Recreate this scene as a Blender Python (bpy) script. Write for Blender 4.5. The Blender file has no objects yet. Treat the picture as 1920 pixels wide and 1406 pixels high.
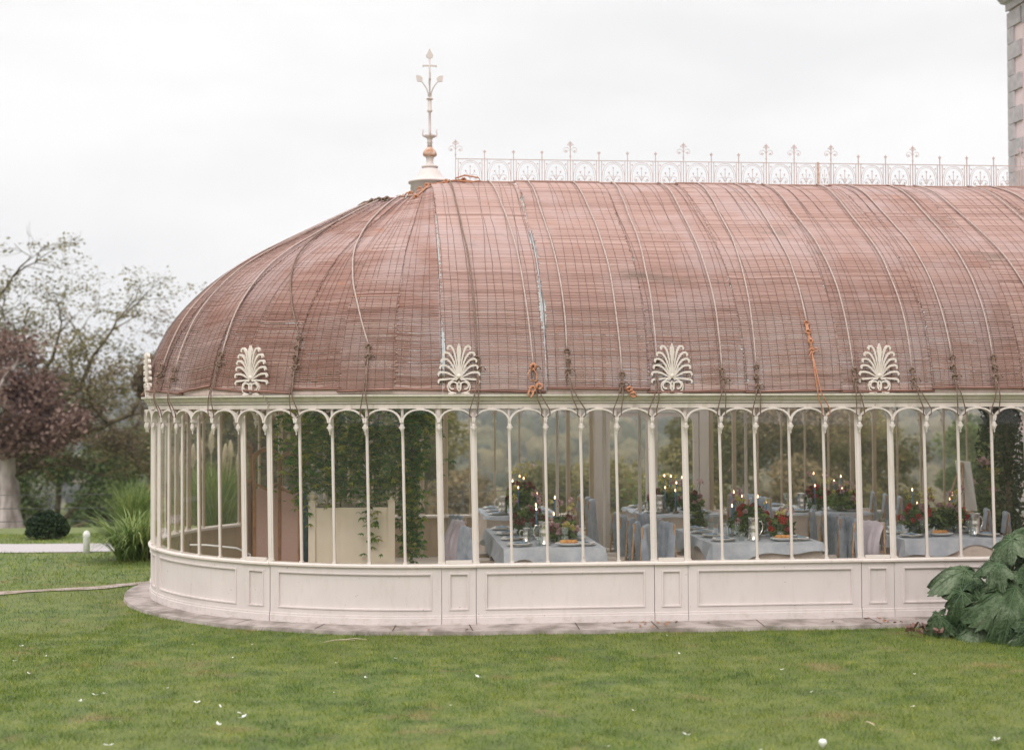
import bpy, math, random
import numpy as np
from mathutils import Vector, Matrix
PI = math.pi
SC = bpy.context.scene
COL = SC.collection
rnd = random.Random(7)

# ------------------------------------------------------------------ camera
cam_d = bpy.data.cameras.new("camera")
cam = bpy.data.objects.new("camera", cam_d)
COL.objects.link(cam)
yaw, pit, rol = 0.09367, 0.0232, -0.00338
fw = Vector((math.sin(yaw)*math.cos(pit), math.cos(yaw)*math.cos(pit), math.sin(pit)))
r0 = Vector((math.cos(yaw), -math.sin(yaw), 0)); u0 = r0.cross(fw)
rr = r0*math.cos(rol)+u0*math.sin(rol); uu = u0*math.cos(rol)-r0*math.sin(rol)
mw = Matrix(((rr.x, uu.x, -fw.x, -0.69084), (rr.y, uu.y, -fw.y, -15.30252), (rr.z, uu.z, -fw.z, 2.3), (0, 0, 0, 1)))
cam.matrix_world = mw
cam_d.sensor_width = 36
cam_d.lens = 2685.2/1920*36
cam_d.clip_start = 0.1
cam_d.clip_end = 12000
cam_d.dof.use_dof = True
cam_d.dof.focus_distance = 15.6
cam_d.dof.aperture_fstop = 1.3
SC.camera = cam

# ------------------------------------------------------------------ world, sun, exposure
SUN_EL, SUN_AZ = math.radians(42), math.radians(203)      # azimuth from +Y clockwise: behind and left of the camera
wd = bpy.data.worlds.new("World"); SC.world = wd; wd.use_nodes = True
wt = wd.node_tree; wt.nodes.clear()
N = wt.nodes.new; L = wt.links.new
out = N('ShaderNodeOutputWorld'); bg = N('ShaderNodeBackground'); L(bg.outputs[0], out.inputs[0])
bg.inputs[1].default_value = 0.1
sky = N('ShaderNodeTexSky'); sky.sky_type = 'NISHITA'; sky.sun_disc = False
sky.sun_elevation = SUN_EL; sky.sun_rotation = SUN_AZ; sky.dust_density = 3
tc = N('ShaderNodeTexCoord'); mp = N('ShaderNodeMapping'); L(tc.outputs['Generated'], mp.inputs[0])
mp.inputs['Scale'].default_value = (2.2, 2.2, 7)
nz = N('ShaderNodeTexNoise'); L(mp.outputs[0], nz.inputs['Vector']); nz.inputs['Scale'].default_value = 1.6
nz.inputs['Detail'].default_value = 5; nz.inputs['Roughness'].default_value = 0.5
cr = N('ShaderNodeValToRGB'); L(nz.outputs['Fac'], cr.inputs[0])
cr.color_ramp.elements[0].position = 0.35; cr.color_ramp.elements[0].color = (0.845, 0.835, 0.832, 1)
cr.color_ramp.elements[1].position = 0.62; cr.color_ramp.elements[1].color = (0.965, 0.945, 0.935, 1)
sx = N('ShaderNodeSeparateXYZ'); L(tc.outputs['Generated'], sx.inputs[0])
mr = N('ShaderNodeMapRange'); L(sx.outputs['Z'], mr.inputs[0])
mr.inputs[1].default_value = 0.34; mr.inputs[2].default_value = 1.0; mr.inputs[3].default_value = 9.0; mr.inputs[4].default_value = 21.0
vm = N('ShaderNodeVectorMath'); vm.operation = 'SCALE'; L(cr.outputs[0], vm.inputs[0]); L(mr.outputs[0], vm.inputs['Scale'])
mx = N('ShaderNodeMix'); mx.data_type = 'RGBA'; mx.inputs[0].default_value = 0.965
L(sky.outputs[0], mx.inputs[6]); L(vm.outputs[0], mx.inputs[7]); L(mx.outputs[2], bg.inputs[0])

sl = bpy.data.lights.new("sun", 'SUN'); sl.energy = 1.15; sl.angle = math.radians(22); sl.color = (1, 0.98, 0.96)
so = bpy.data.objects.new("sun", sl); COL.objects.link(so)
sd = Vector((math.sin(SUN_AZ)*math.cos(SUN_EL), math.cos(SUN_AZ)*math.cos(SUN_EL), math.sin(SUN_EL)))
so.rotation_euler = sd.to_track_quat('Z', 'Y').to_euler()
SC.view_settings.view_transform = 'Standard'; SC.view_settings.look = 'None'
SC.view_settings.exposure = 0.32; SC.view_settings.gamma = 1; SC.view_settings.use_curve_mapping = False
SC.cycles.max_bounces = 12; SC.cycles.transparent_max_bounces = 24; SC.cycles.diffuse_bounces = 3
SC.cycles.glossy_bounces = 3; SC.cycles.volume_bounces = 0

# ------------------------------------------------------------------ materials
def new_mat(name):
    m = bpy.data.materials.new(name); m.use_nodes = True
    nt = m.node_tree; b = nt.nodes['Principled BSDF']
    return m, nt, b
def noise(nt, scale, detail=4, rough=0.55, coord='Object', stretch=None, vec=None):
    t = nt.nodes.new('ShaderNodeTexCoord'); n = nt.nodes.new('ShaderNodeTexNoise')
    n.inputs['Scale'].default_value = scale; n.inputs['Detail'].default_value = detail; n.inputs['Roughness'].default_value = rough
    src = vec if vec is not None else t.outputs[coord]
    if stretch:
        m = nt.nodes.new('ShaderNodeMapping'); m.inputs['Scale'].default_value = stretch
        nt.links.new(src, m.inputs[0]); src = m.outputs[0]
    nt.links.new(src, n.inputs['Vector'])
    return n.outputs['Fac']
def world_pos(nt):
    return nt.nodes.new('ShaderNodeNewGeometry').outputs['Position']
def ramp(nt, fac, stops):
    r = nt.nodes.new('ShaderNodeValToRGB'); nt.links.new(fac, r.inputs[0])
    e = r.color_ramp.elements
    while len(e) < len(stops): e.new(0.5)
    for i, (p, c) in enumerate(stops):
        e[i].position = p; e[i].color = (c[0], c[1], c[2], 1)
    return r.outputs[0]
def mixc(nt, fac, a, b, mode='MIX'):
    m = nt.nodes.new('ShaderNodeMix'); m.data_type = 'RGBA'; m.blend_type = mode
    for s, i in ((fac, 0), (a, 6), (b, 7)):
        if isinstance(s, (int, float)): m.inputs[i].default_value = s
        elif isinstance(s, tuple): m.inputs[i].default_value = (*s, 1)
        else: nt.links.new(s, m.inputs[i])
    return m.outputs[2]
def fac_of(nt, fac, lo, hi, a=0., b=1.):
    m = nt.nodes.new('ShaderNodeMapRange'); nt.links.new(fac, m.inputs[0])
    m.inputs[1].default_value = lo; m.inputs[2].default_value = hi; m.inputs[3].default_value = a; m.inputs[4].default_value = b
    return m.outputs[0]
def bump(nt, b, h, strength=0.3, dist=0.01):
    n = nt.nodes.new('ShaderNodeBump'); n.inputs['Strength'].default_value = strength; n.inputs['Distance'].default_value = dist
    nt.links.new(h, n.inputs['Height']); nt.links.new(n.outputs[0], b.inputs['Normal'])
def mat_noise(name, c1, c2, scale=4, rough=0.7, lo=.35, hi=.65, bmp=0, bscale=None, world=True, stretch=None, metallic=0, spec=None, trans=0):
    m, nt, b = new_mat(name)
    v = world_pos(nt) if world else None
    f = noise(nt, scale, 5, vec=v, stretch=stretch)
    nt.links.new(ramp(nt, f, [(lo, c1), (hi, c2)]), b.inputs['Base Color'])
    b.inputs['Roughness'].default_value = rough; b.inputs['Metallic'].default_value = metallic
    if spec is not None: b.inputs['Specular IOR Level'].default_value = spec
    if bmp: bump(nt, b, noise(nt, bscale or scale*6, 4, vec=v), bmp)
    if trans:
        t = nt.nodes.new('ShaderNodeBsdfTranslucent'); mxs = nt.nodes.new('ShaderNodeMixShader'); mxs.inputs[0].default_value = trans
        t.inputs[0].default_value = (c2[0]*1.3, c2[1]*1.3, c2[2]*1.0, 1)
        o = nt.nodes['Material Output']
        nt.links.new(b.outputs[0], mxs.inputs[1]); nt.links.new(t.outputs[0], mxs.inputs[2]); nt.links.new(mxs.outputs[0], o.inputs[0])
    return m
M = {}
def paint(name, base, dirt, dirt_amt, algae=None, zlo=None):
    m, nt, b = new_mat(name)
    w = world_pos(nt)
    f1 = noise(nt, 1.3, 6, .6, vec=w); f2 = noise(nt, 14, 5, .65, vec=w, stretch=(1, 1, .25)); f3 = noise(nt, 60, 3, .6, vec=w)
    d2 = tuple(x*.9 for x in base)
    c = ramp(nt, f1, [(.3, d2), (.7, base)])
    c = mixc(nt, fac_of(nt, f2, .52, .72, 0, dirt_amt), c, dirt)
    c = mixc(nt, fac_of(nt, f3, .68, .74, 0, .35), c, tuple(x*.5 for x in dirt))
    c = mixc(nt, fac_of(nt, noise(nt, 31, 2, .5, vec=w), .745, .76, 0, .8), c, (.22, .13, .09))
    if algae:
        sp = nt.nodes.new('ShaderNodeSeparateXYZ'); nt.links.new(w, sp.inputs[0])
        f4 = noise(nt, 5, 5, .7, vec=w)
        ml = nt.nodes.new('ShaderNodeMath'); ml.operation = 'MULTIPLY'
        nt.links.new(fac_of(nt, f4, .42, .68, .05, .5), ml.inputs[0]); nt.links.new(fac_of(nt, sp.outputs[2], 2.346, 2.356), ml.inputs[1])   # green film only on the mouldings that stay wet
        c = mixc(nt, ml.outputs[0], c, algae)
    if zlo is not None:     # mud splashes kicked up along the foot of the wall
        sp = nt.nodes.new('ShaderNodeSeparateXYZ'); nt.links.new(w, sp.inputs[0])
        g = fac_of(nt, sp.outputs[2], zlo, zlo+.14, 1, 0)
        f5 = noise(nt, 9, 8, .75, vec=w, stretch=(1, 1, 2.5))
        mm = nt.nodes.new('ShaderNodeMath'); mm.operation = 'MULTIPLY'; nt.links.new(g, mm.inputs[0]); nt.links.new(fac_of(nt, f5, .5, .8), mm.inputs[1])
        c = mixc(nt, mm.outputs[0], c, (.33, .25, .17))
    nt.links.new(c, b.inputs['Base Color']); b.inputs['Roughness'].default_value = .55
    bump(nt, b, f3, .12, .004)
    return m
M['dado'] = paint('dado_paint', (.675, .598, .572), (.46, .375, .32), .25, zlo=.0)
M['inner'] = paint('panel_tan_post_shade', (.46, .35, .24), (.3, .22, .14), .5)  # tan of the indoor panels; on the posts it paints in their shade
M['post'] = paint('post_paint', (.71, .63, .58), (.5, .42, .32), .35)
M['cornice'] = paint('cornice_paint', (.70, .62, .56), (.36, .32, .2), .5, algae=(.44, .44, .29))
M['crest'] = paint('cresting_paint', (.58, .46, .44), (.45, .25, .18), .4)
M['finial'] = paint('finial_paint', (.66, .58, .555), (.5, .3, .22), .35)
M['rust'] = mat_noise('rusted_iron', (.42, .2, .11), (.66, .5, .42), 25, .8)
M['antefix'] = paint('antefix_paint', (.76, .675, .615), (.45, .36, .25), .45)
M['stone'] = mat_noise('slab_stone', (.20, .165, .14), (.42, .355, .33), 3.2, .85, lo=.38, hi=.6, bmp=.6)
M['floor'] = mat_noise('floor_stone', (.34, .29, .26), (.46, .4, .36), 3, .6)
M['wood'] = mat_noise('bamboo_wood', (.33, .18, .09), (.5, .32, .19), 18, .45)
M['darkwood'] = mat_noise('screen_wood', (.24, .11, .055), (.36, .18, .09), 9, .4)
M['cane'] = mat_noise('cane', (.4, .32, .2), (.55, .46, .32), 18, .6)
M['screenfab'] = mat_noise('screen_fabric', (.42, .27, .235), (.47, .31, .27), 60, .9)
M['planter'] = mat_noise('planter_paint', (.86, .75, .60), (.90, .80, .67), 3, .5)
M['greyplanter'] = mat_noise('old_planter_paint', (.55, .48, .46), (.68, .60, .57), 6, .7)
M['soil'] = mat_noise('soil', (.05, .03, .02), (.1, .06, .04), 30, .95)
M['beige'] = mat_noise('linen_beige', (.54, .45, .41), (.66, .57, .52), 5, .95, bmp=.5, bscale=25)
M['gauze'] = mat_noise('blue_gauze', (.42, .46, .55), (.58, .61, .68), 9, .95, trans=.15, bmp=.5, bscale=30)
M['drape'] = mat_noise('blue_grey_drape', (.30, .345, .46), (.50, .545, .65), 12, .95, bmp=.5, bscale=40, trans=.25)
M['lilac'] = mat_noise('lilac_satin', (.4, .34, .4), (.52, .46, .53), 5, .4)
M['napkin'] = mat_noise('napkin_blue', (.19, .26, .37), (.32, .4, .5), 9, .95)
M['china'] = mat_noise('china', (.74, .73, .72), (.8, .79, .78), 5, .25)
M['silver'] = mat_noise('silver', (.62, .6, .58), (.75, .74, .72), 5, .18, metallic=.9)
M['blue_candle'] = mat_noise('blue_wax', (.07, .15, .25), (.1, .2, .32), 9, .4)
M['brass'] = mat_noise('dark_metal', (.12, .09, .07), (.2, .15, .11), 9, .4, metallic=.6)
M['bread'] = mat_noise('bread', (.5, .2, .06), (.66, .36, .13), 30, .7)
M['white'] = mat_noise('white_paint', (.72, .71, .7), (.8, .79, .78), 8, .5)
M['petal'] = mat_noise('white_petal', (.8, .8, .78), (.88, .88, .86), 20, .6, trans=.2)
M['rope'] = mat_noise('old_rope', (.14, .085, .06), (.25, .17, .13), 40, .95)
M['palerope'] = mat_noise('pale_rope', (.36, .27, .24), (.5, .4, .36), 40, .95)
M['orangerope'] = mat_noise('orange_rope', (.40, .15, .07), (.56, .29, .18), 40, .9)
M['batten'] = mat_noise('batten_wood', (.16, .07, .05), (.27, .14, .105), 12, .7, stretch=(.3, .3, 3))
M['topbatten'] = mat_noise('weathered_batten', (.28, .15, .11), (.45, .29, .24), 12, .7, stretch=(.3, .3, 3))
M['greybar'] = mat_noise('weathered_bar', (.30, .29, .31), (.52, .5, .52), 7, .7)
M['quoin'] = mat_noise('quoin_stone', (.40, .365, .375), (.52, .48, .49), 7, .85, bmp=.3)
M['plaster'] = mat_noise('pink_plaster', (.66, .52, .53), (.74, .60, .61), 4, .8)
M['bluepot'] = mat_noise('blue_glaze', (.05, .16, .28), (.1, .27, .4), 9, .25)
M['gravel'] = mat_noise('gravel', (.36, .32, .32), (.5, .46, .46), 60, .9, bmp=.4)
M['earth'] = mat_noise('path_earth', (.20, .14, .09), (.42, .35, .31), 6, .95)
M['iron'] = mat_noise('fence_iron', (.05, .05, .05), (.09, .09, .09), 9, .6)
def leafmat(name, c1, c2, c3, scale=1.2, trans=.25, rough=.6):
    """per-leaf random value in attribute 'lv' picks between three real leaf colours"""
    m, nt, b = new_mat(name)
    a = nt.nodes.new('ShaderNodeAttribute'); a.attribute_name = 'lv'
    f = noise(nt, scale, 3, vec=world_pos(nt))
    ad = nt.nodes.new('ShaderNodeMath'); ad.operation = 'ADD'; nt.links.new(a.outputs['Fac'], ad.inputs[0])
    nt.links.new(fac_of(nt, f, .3, .7, -.35, .35), ad.inputs[1])
    c = ramp(nt, ad.outputs[0], [(.1, c1), (.5, c2), (.95, c3)])
    nt.links.new(c, b.inputs['Base Color']); b.inputs['Roughness'].default_value = rough
    b.inputs['Specular IOR Level'].default_value = .35
    t = nt.nodes.new('ShaderNodeBsdfTranslucent'); nt.links.new(c, t.inputs[0])
    s = nt.nodes.new('ShaderNodeMixShader'); s.inputs[0].default_value = trans
    nt.links.new(b.outputs[0], s.inputs[1]); nt.links.new(t.outputs[0], s.inputs[2])
    nt.links.new(s.outputs[0], nt.nodes['Material Output'].inputs[0])
    return m
M['leaf_olive'] = leafmat('leaf_olive', (.11, .105, .045), (.21, .195, .08), (.33, .28, .12), trans=.4)
M['leaf_brown'] = leafmat('leaf_brown', (.13, .10, .06), (.23, .175, .10), (.34, .26, .15), trans=.4)
M['leaf_green'] = leafmat('leaf_green', (.08, .12, .04), (.15, .21, .075), (.24, .28, .10), trans=.42)
M['leaf_dark'] = leafmat('leaf_dark', (.01, .025, .008), (.025, .05, .014), (.05, .08, .022))
M['leaf_purple'] = leafmat('leaf_purple', (.15, .085, .07), (.26, .155, .13), (.40, .28, .23), trans=.35)
M['leaf_vine'] = leafmat('leaf_vine', (.045, .15, .025), (.11, .28, .045), (.46, .46, .08), trans=.5)
M['leaf_wood'] = leafmat('leaf_wood', (.035, .045, .028), (.10, .10, .048), (.22, .18, .09), scale=.02, trans=.08, rough=.95)
_nt = M['leaf_wood'].node_tree; _rp = [n for n in _nt.nodes if n.type == 'VALTORGB'][0]; _f = fac_of(_nt, noise(_nt, .55, 6, .75, vec=world_pos(_nt)), .3, .7, .35, 1.35)
_vm = _nt.nodes.new('ShaderNodeVectorMath'); _vm.operation = 'SCALE'; _nt.links.new(_rp.outputs[0], _vm.inputs[0]); _nt.links.new(_f, _vm.inputs['Scale']); _nt.links.new(_vm.outputs[0], _nt.nodes['Principled BSDF'].inputs['Base Color'])
M['pampas'] = leafmat('pampas', (.09, .15, .035), (.17, .25, .06), (.34, .38, .13), trans=.3)
M['plume'] = leafmat('pampas_plume', (.62, .56, .42), (.78, .72, .58), (.88, .83, .7), trans=.4, rough=.9)
M['flowerleaf'] = leafmat('flowerleaf', (.06, .10, .03), (.13, .20, .05), (.26, .32, .10), trans=.4)
M['burgundy'] = leafmat('burgundy', (.12, .015, .02), (.22, .03, .04), (.42, .08, .09))
M['red'] = leafmat('red_petal', (.4, .01, .01), (.55, .03, .03), (.65, .08, .06))
M['pink'] = leafmat('pink_petal', (.5, .25, .3), (.6, .38, .4), (.75, .6, .58))
M['yellow'] = leafmat('yellow_petal', (.5, .42, .08), (.65, .58, .2), (.75, .72, .45))
M['bark'] = mat_noise('bark', (.12, .09, .06), (.24, .18, .12), 8, .9, bmp=.6, stretch=(1, 1, .4))
M['lichen'] = mat_noise('lichen_bark', (.08, .055, .035), (.19, .15, .075), 4, .9, bmp=.6)
M['palebark'] = mat_noise('pale_bark', (.20, .16, .14), (.60, .52, .50), 3.2, .9, bmp=.9, stretch=(1, 1, .3))
# lawn ground, blades
def lawnmat(name, blade):
    m, nt, b = new_mat(name)
    w = world_pos(nt)
    f1 = noise(nt, .55, 5, .6, vec=w); f2 = noise(nt, 3.1, 5, .65, vec=w); f3 = noise(nt, 1.15, 5, .7, vec=w, stretch=(1, 1.2, 1))
    c = ramp(nt, f2, [(.33, (.06, .125, .011)), (.48, (.13, .22, .02)), (.66, (.265, .315, .05))])
    c = mixc(nt, fac_of(nt, f1, .4, .62, 0, .6), c, (.21, .26, .035))
    c = mixc(nt, fac_of(nt, f3, .57, .68, 0, .7), c, (.36, .26, .11))
    if blade:
        a = nt.nodes.new('ShaderNodeAttribute'); a.attribute_name = 'lv'
        c = mixc(nt, .9, c, ramp(nt, a.outputs['Fac'], [(0, (.25, .34, .25)), (.45, (.8, .85, .8)), (.8, (1.2, 1.15, 1.0)), (.93, (1.5, 1.3, 1.2)), (1, (2.6, 2., 1.9))]), 'MULTIPLY')
        t = nt.nodes.new('ShaderNodeBsdfTranslucent'); nt.links.new(c, t.inputs[0])
        s = nt.nodes.new('ShaderNodeMixShader'); s.inputs[0].default_value = .35
        nt.links.new(b.outputs[0], s.inputs[1]); nt.links.new(t.outputs[0], s.inputs[2])
        nt.links.new(s.outputs[0], nt.nodes['Material Output'].inputs[0])
    else:
        c = mixc(nt, .55, c, (.075, .07, .03))
    nt.links.new(c, b.inputs['Base Color']); b.inputs['Roughness'].default_value = .75 if not blade else .55
    if not blade: bump(nt, b, noise(nt, 60, 4, vec=w), .6, .02)
    return m
M['lawn'] = lawnmat('lawn', False); M['blade'] = lawnmat('grass_blade', True)
def terrainmat():
    m, nt, b = new_mat('valley_land')
    w = world_pos(nt)
    v = nt.nodes.new('ShaderNodeTexVoronoi'); v.inputs['Scale'].default_value = .0045; nt.links.new(w, v.inputs['Vector'])
    sp = nt.nodes.new('ShaderNodeSeparateColor'); nt.links.new(v.outputs['Color'], sp.inputs[0])
    c = ramp(nt, sp.outputs[0], [(.3, (.10, .105, .05)), (.6, (.22, .25, .10)), (.85, (.30, .25, .14))])
    c = mixc(nt, fac_of(nt, noise(nt, .01, 5, vec=w), .4, .6, 0, .5), c, (.1, .12, .04))
    c = mixc(nt, fac_of(nt, noise(nt, .3, 5, vec=w), .35, .7, 0, .4), c, (.16, .17, .07))
    nt.links.new(c, b.inputs['Base Color']); b.inputs['Roughness'].default_value = .95
    return m
M['valley'] = terrainmat()
def reedmat():
    m, nt, b = new_mat('reed_matting')
    a = nt.nodes.new('ShaderNodeAttribute'); a.attribute_name = 'reed'
    sp = nt.nodes.new('ShaderNodeSeparateColor'); nt.links.new(a.outputs['Color'], sp.inputs[0])
    w = world_pos(nt)
    c = ramp(nt, sp.outputs[0], [(.0, (.26, .15, .125)), (.3, (.385, .24, .205)), (.7, (.475, .315, .275)), (1, (.60, .44, .395))])
    c = mixc(nt, fac_of(nt, sp.outputs[1], 0, 1.4, 0, .72), c, (.29, .145, .11))           # whole mats age differently
    c = mixc(nt, fac_of(nt, noise(nt, 1.1, 6, .65, vec=w), .46, .62, 0, .6), c, (.47, .355, .345))
    c = mixc(nt, fac_of(nt, noise(nt, 1.7, 6, .7, vec=w, stretch=(.6, 1, 1.3)), .6, .72, 0, .55), c, (.15, .13, .10))
    c = mixc(nt, fac_of(nt, noise(nt, 3.3, 5, .7, vec=w), .62, .72, 0, .5), c, (.40, .15, .055))
    nt.links.new(c, b.inputs['Base Color']); b.inputs['Roughness'].default_value = .6
    b.inputs['Specular IOR Level'].default_value = .35
    return m
M['reed'] = reedmat()
M['string'] = mat_noise('binding_string', (.09, .055, .045), (.17, .11, .09), 20, .95)
def glassmat(name, tint=(.93, .96, .94), rough=0.0, haze=0.0):
    m = bpy.data.materials.new(name); m.use_nodes = True; nt = m.node_tree; nt.nodes.clear()
    o = nt.nodes.new('ShaderNodeOutputMaterial'); t = nt.nodes.new('ShaderNodeBsdfTransparent'); t.inputs[0].default_value = (*tint, 1)
    g = nt.nodes.new('ShaderNodeBsdfGlossy'); g.inputs['Roughness'].default_value = rough; g.inputs[0].default_value = (.95, .95, .95, 1)
    lw = nt.nodes.new('ShaderNodeLayerWeight'); lw.inputs[0].default_value = .5
    p = nt.nodes.new('ShaderNodeMath'); p.operation = 'POWER'; nt.links.new(lw.outputs['Facing'], p.inputs[0]); p.inputs[1].default_value = 5
    f = fac_of(nt, p.outputs[0], 0, 1, .02, .9)
    s = nt.nodes.new('ShaderNodeMixShader'); nt.links.new(f, s.inputs[0]); nt.links.new(t.outputs[0], s.inputs[1]); nt.links.new(g.outputs[0], s.inputs[2])
    last = s.outputs[0]
    if haze:      # dust and algae film on the panes
        d = nt.nodes.new('ShaderNodeBsdfDiffuse'); d.inputs[0].default_value = (.55, .58, .5, 1)
        s2 = nt.nodes.new('ShaderNodeMixShader')
        nt.links.new(fac_of(nt, noise(nt, 2.5, 5, vec=world_pos(nt)), .3, .75, haze*.5, haze*1.6), s2.inputs[0])
        nt.links.new(last, s2.inputs[1]); nt.links.new(d.outputs[0], s2.inputs[2]); last = s2.outputs[0]
    nt.links.new(last, o.inputs[0])
    return m
M['pane'] = glassmat('window_glass', (.99, .98, .962), haze=.012)
M['roofglass'] = glassmat('roof_glass', (.95, .96, .95), .1, haze=.06)
M['drinkglass'] = glassmat('drinking_glass', (.9, .93, .95), 0, haze=.1)
def emit(name, col, st):
    m = bpy.data.materials.new(name); m.use_nodes = True; nt = m.node_tree; nt.nodes.clear()
    o = nt.nodes.new('ShaderNodeOutputMaterial'); e = nt.nodes.new('ShaderNodeEmission')
    e.inputs[0].default_value = (*col, 1); e.inputs[1].default_value = st; nt.links.new(e.outputs[0], o.inputs[0]); return m
M['flame'] = emit('flame', (1, .6, .36), 4.5)
M['bulb'] = emit('bulb', (1, .66, .42), 2.2)

# ------------------------------------------------------------------ mesh helpers
class MB:
    def __init__(s): s.v = []; s.f = []; s.m = []; s.sm = []
    def add(s, vs, fs, mi=0, smooth=False):
        o = len(s.v); s.v.extend(vs)
        for f in fs: s.f.append(tuple(i+o for i in f)); s.m.append(mi); s.sm.append(smooth)
    def box(s, x0, y0, z0, x1, y1, z1, mi=0):
        s.add([(x0, y0, z0), (x1, y0, z0), (x1, y1, z0), (x0, y1, z0), (x0, y0, z1), (x1, y0, z1), (x1, y1, z1), (x0, y1, z1)],
              [(0, 3, 2, 1), (4, 5, 6, 7), (0, 1, 5, 4), (1, 2, 6, 5), (2, 3, 7, 6), (3, 0, 4, 7)], mi)
    def lathe(s, prof, n=12, c=(0, 0, 0), mi=0, smooth=True):
        vs = []; fs = []
        for r, z in prof:
            for i in range(n):
                a = 2*PI*i/n; vs.append((c[0]+r*math.cos(a), c[1]+r*math.sin(a), c[2]+z))
        for j in range(len(prof)-1):
            for i in range(n):
                k = (i+1) % n; fs.append((j*n+i, j*n+k, (j+1)*n+k, (j+1)*n+i))
        if prof[0][0] > 1e-4: fs.append(tuple(range(n-1, -1, -1)))
        if prof[-1][0] > 1e-4: fs.append(tuple((len(prof)-1)*n+i for i in range(n)))
        s.add(vs, fs, mi, smooth)
    def tube(s, pts, rad, n=6, mi=0, smooth=True, flat=None):
        pts = [Vector(p) for p in pts]; m = len(pts)
        if m < 2: return
        rads = rad if isinstance(rad, (list, tuple)) else [rad]*m
        vs = []; fs = []; up = Vector((0, 0, 1)); prev = None
        for i, p in enumerate(pts):
            t = (pts[min(i+1, m-1)]-pts[max(i-1, 0)])
            if t.length < 1e-9: t = Vector((0, 0, 1))
            t.normalize()
            if prev is None:
                a = t.orthogonal().normalized() if abs(t.z) > .95 else t.cross(up).normalized()
            else:
                a = (prev - t*prev.dot(t))
                a = a.normalized() if a.length > 1e-6 else t.orthogonal().normalized()
            prev = a; b = t.cross(a)
            for k in range(n):
                an = 2*PI*k/n; vs.append(tuple(p+(a*math.cos(an)+b*math.sin(an))*rads[i]))
        for j in range(m-1):
            for i in range(n):
                k = (i+1) % n; fs.append((j*n+i, j*n+k, (j+1)*n+k, (j+1)*n+i))
        fs.append(tuple(range(n-1, -1, -1))); fs.append(tuple((m-1)*n+i for i in range(n)))
        s.add(vs, fs, mi, smooth)
    def prism(s, poly, y0, y1, mi=0):       # polygon in x,z extruded along y
        n = len(poly); vs = [(x, y0, z) for x, z in poly]+[(x, y1, z) for x, z in poly]
        fs = [tuple(range(n)), tuple(range(2*n-1, n-1, -1))]+[((i+1) % n, i, n+i, n+(i+1) % n) for i in range(n)]
        s.add(vs, fs, mi)
    def ribbon(s, pts, w, y0, y1, mi=0):    # flat bar of width w following pts in the x,z plane, from y0 to y1
        P = [Vector((p[0], p[1])) for p in pts]; n = len(P); A = []; B = []
        for i in range(n):
            t = (P[min(i+1, n-1)]-P[max(i-1, 0)]); t = t.normalized() if t.length > 1e-9 else Vector((1, 0))
            nn = Vector((-t.y, t.x)); ww = w[i] if isinstance(w, list) else w
            A.append(P[i]+nn*ww/2); B.append(P[i]-nn*ww/2)
        vs = []
        for i in range(n):
            vs += [(A[i].x, y0, A[i].y), (B[i].x, y0, B[i].y), (B[i].x, y1, B[i].y), (A[i].x, y1, A[i].y)]
        fs = []
        for i in range(n-1):
            a = i*4; b = a+4
            for k in range(4): fs.append((a+k, a+(k+1) % 4, b+(k+1) % 4, b+k))
        fs += [(3, 2, 1, 0), ((n-1)*4, (n-1)*4+1, (n-1)*4+2, (n-1)*4+3)]
        s.add(vs, fs, mi)
    def ball(s, c, r, n=8, mi=0, sq=1.0):
        s.lathe([(max(1e-5, r*math.sin(PI*i/(n//2+1))), -r*sq*math.cos(PI*i/(n//2+1))) for i in range(n//2+2)], n, c, mi)
    def mesh(s, name, mats):
        me = bpy.data.meshes.new(name); me.from_pydata([tuple(v) for v in s.v], [], s.f)
        for m in (mats if isinstance(mats, list) else [mats]): me.materials.append(m)
        me.polygons.foreach_set('material_index', s.m); me.polygons.foreach_set('use_smooth', s.sm)
        me.update(); return me
    def build(s, name, mats, parent=None, loc=None, rot=None):
        return link(name, s.mesh(name, mats), parent, loc, rot)
def link(name, data, parent=None, loc=None, rot=None):
    o = bpy.data.objects.new(name, data); COL.objects.link(o)
    if parent: o.parent = parent
    if loc is not None: o.location = loc
    if rot is not None: o.rotation_euler = rot
    return o
def tag(o, label=None, cat=None, group=None, kind=None):
    if label: o['label'] = label
    if cat: o['category'] = cat
    if group: o['group'] = group
    if kind: o['kind'] = kind
    return o
def empty(name, label, cat, loc=(0, 0, 0), rot=(0, 0, 0), group=None):
    o = link(name, None, None, loc, rot); return tag(o, label, cat, group)
def copy_tree(o, parent=None):
    c = o.copy(); COL.objects.link(c); c.parent = parent
    for ch in list(o.children): copy_tree(ch, c)
    return c
def np_mesh(name, V, F, mats, lv=None, smooth=False, mi=None):
    """V (n,3), F (m,k) all faces of the same size; lv: per-vertex random value"""
    V = np.asarray(V, dtype=np.float32); F = np.asarray(F, dtype=np.int32)
    me = bpy.data.meshes.new(name); k = F.shape[1]
    me.vertices.add(len(V)); me.vertices.foreach_set('co', V.ravel())
    me.loops.add(F.size); me.loops.foreach_set('vertex_index', F.ravel())
    me.polygons.add(len(F)); me.polygons.foreach_set('loop_start', np.arange(0, F.size, k, dtype=np.int32))
    me.polygons.foreach_set('loop_total', np.full(len(F), k, dtype=np.int32))
    for m in (mats if isinstance(mats, list) else [mats]): me.materials.append(m)
    if mi is not None: me.polygons.foreach_set('material_index', np.asarray(mi, dtype=np.int32))
    if smooth: me.polygons.foreach_set('use_smooth', np.ones(len(F), dtype=bool))
    me.update(calc_edges=True)
    if lv is not None:
        at = me.attributes.new('lv', 'FLOAT', 'POINT'); at.data.foreach_set('value', np.asarray(lv, dtype=np.float32))
    me.validate()
    return me
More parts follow.
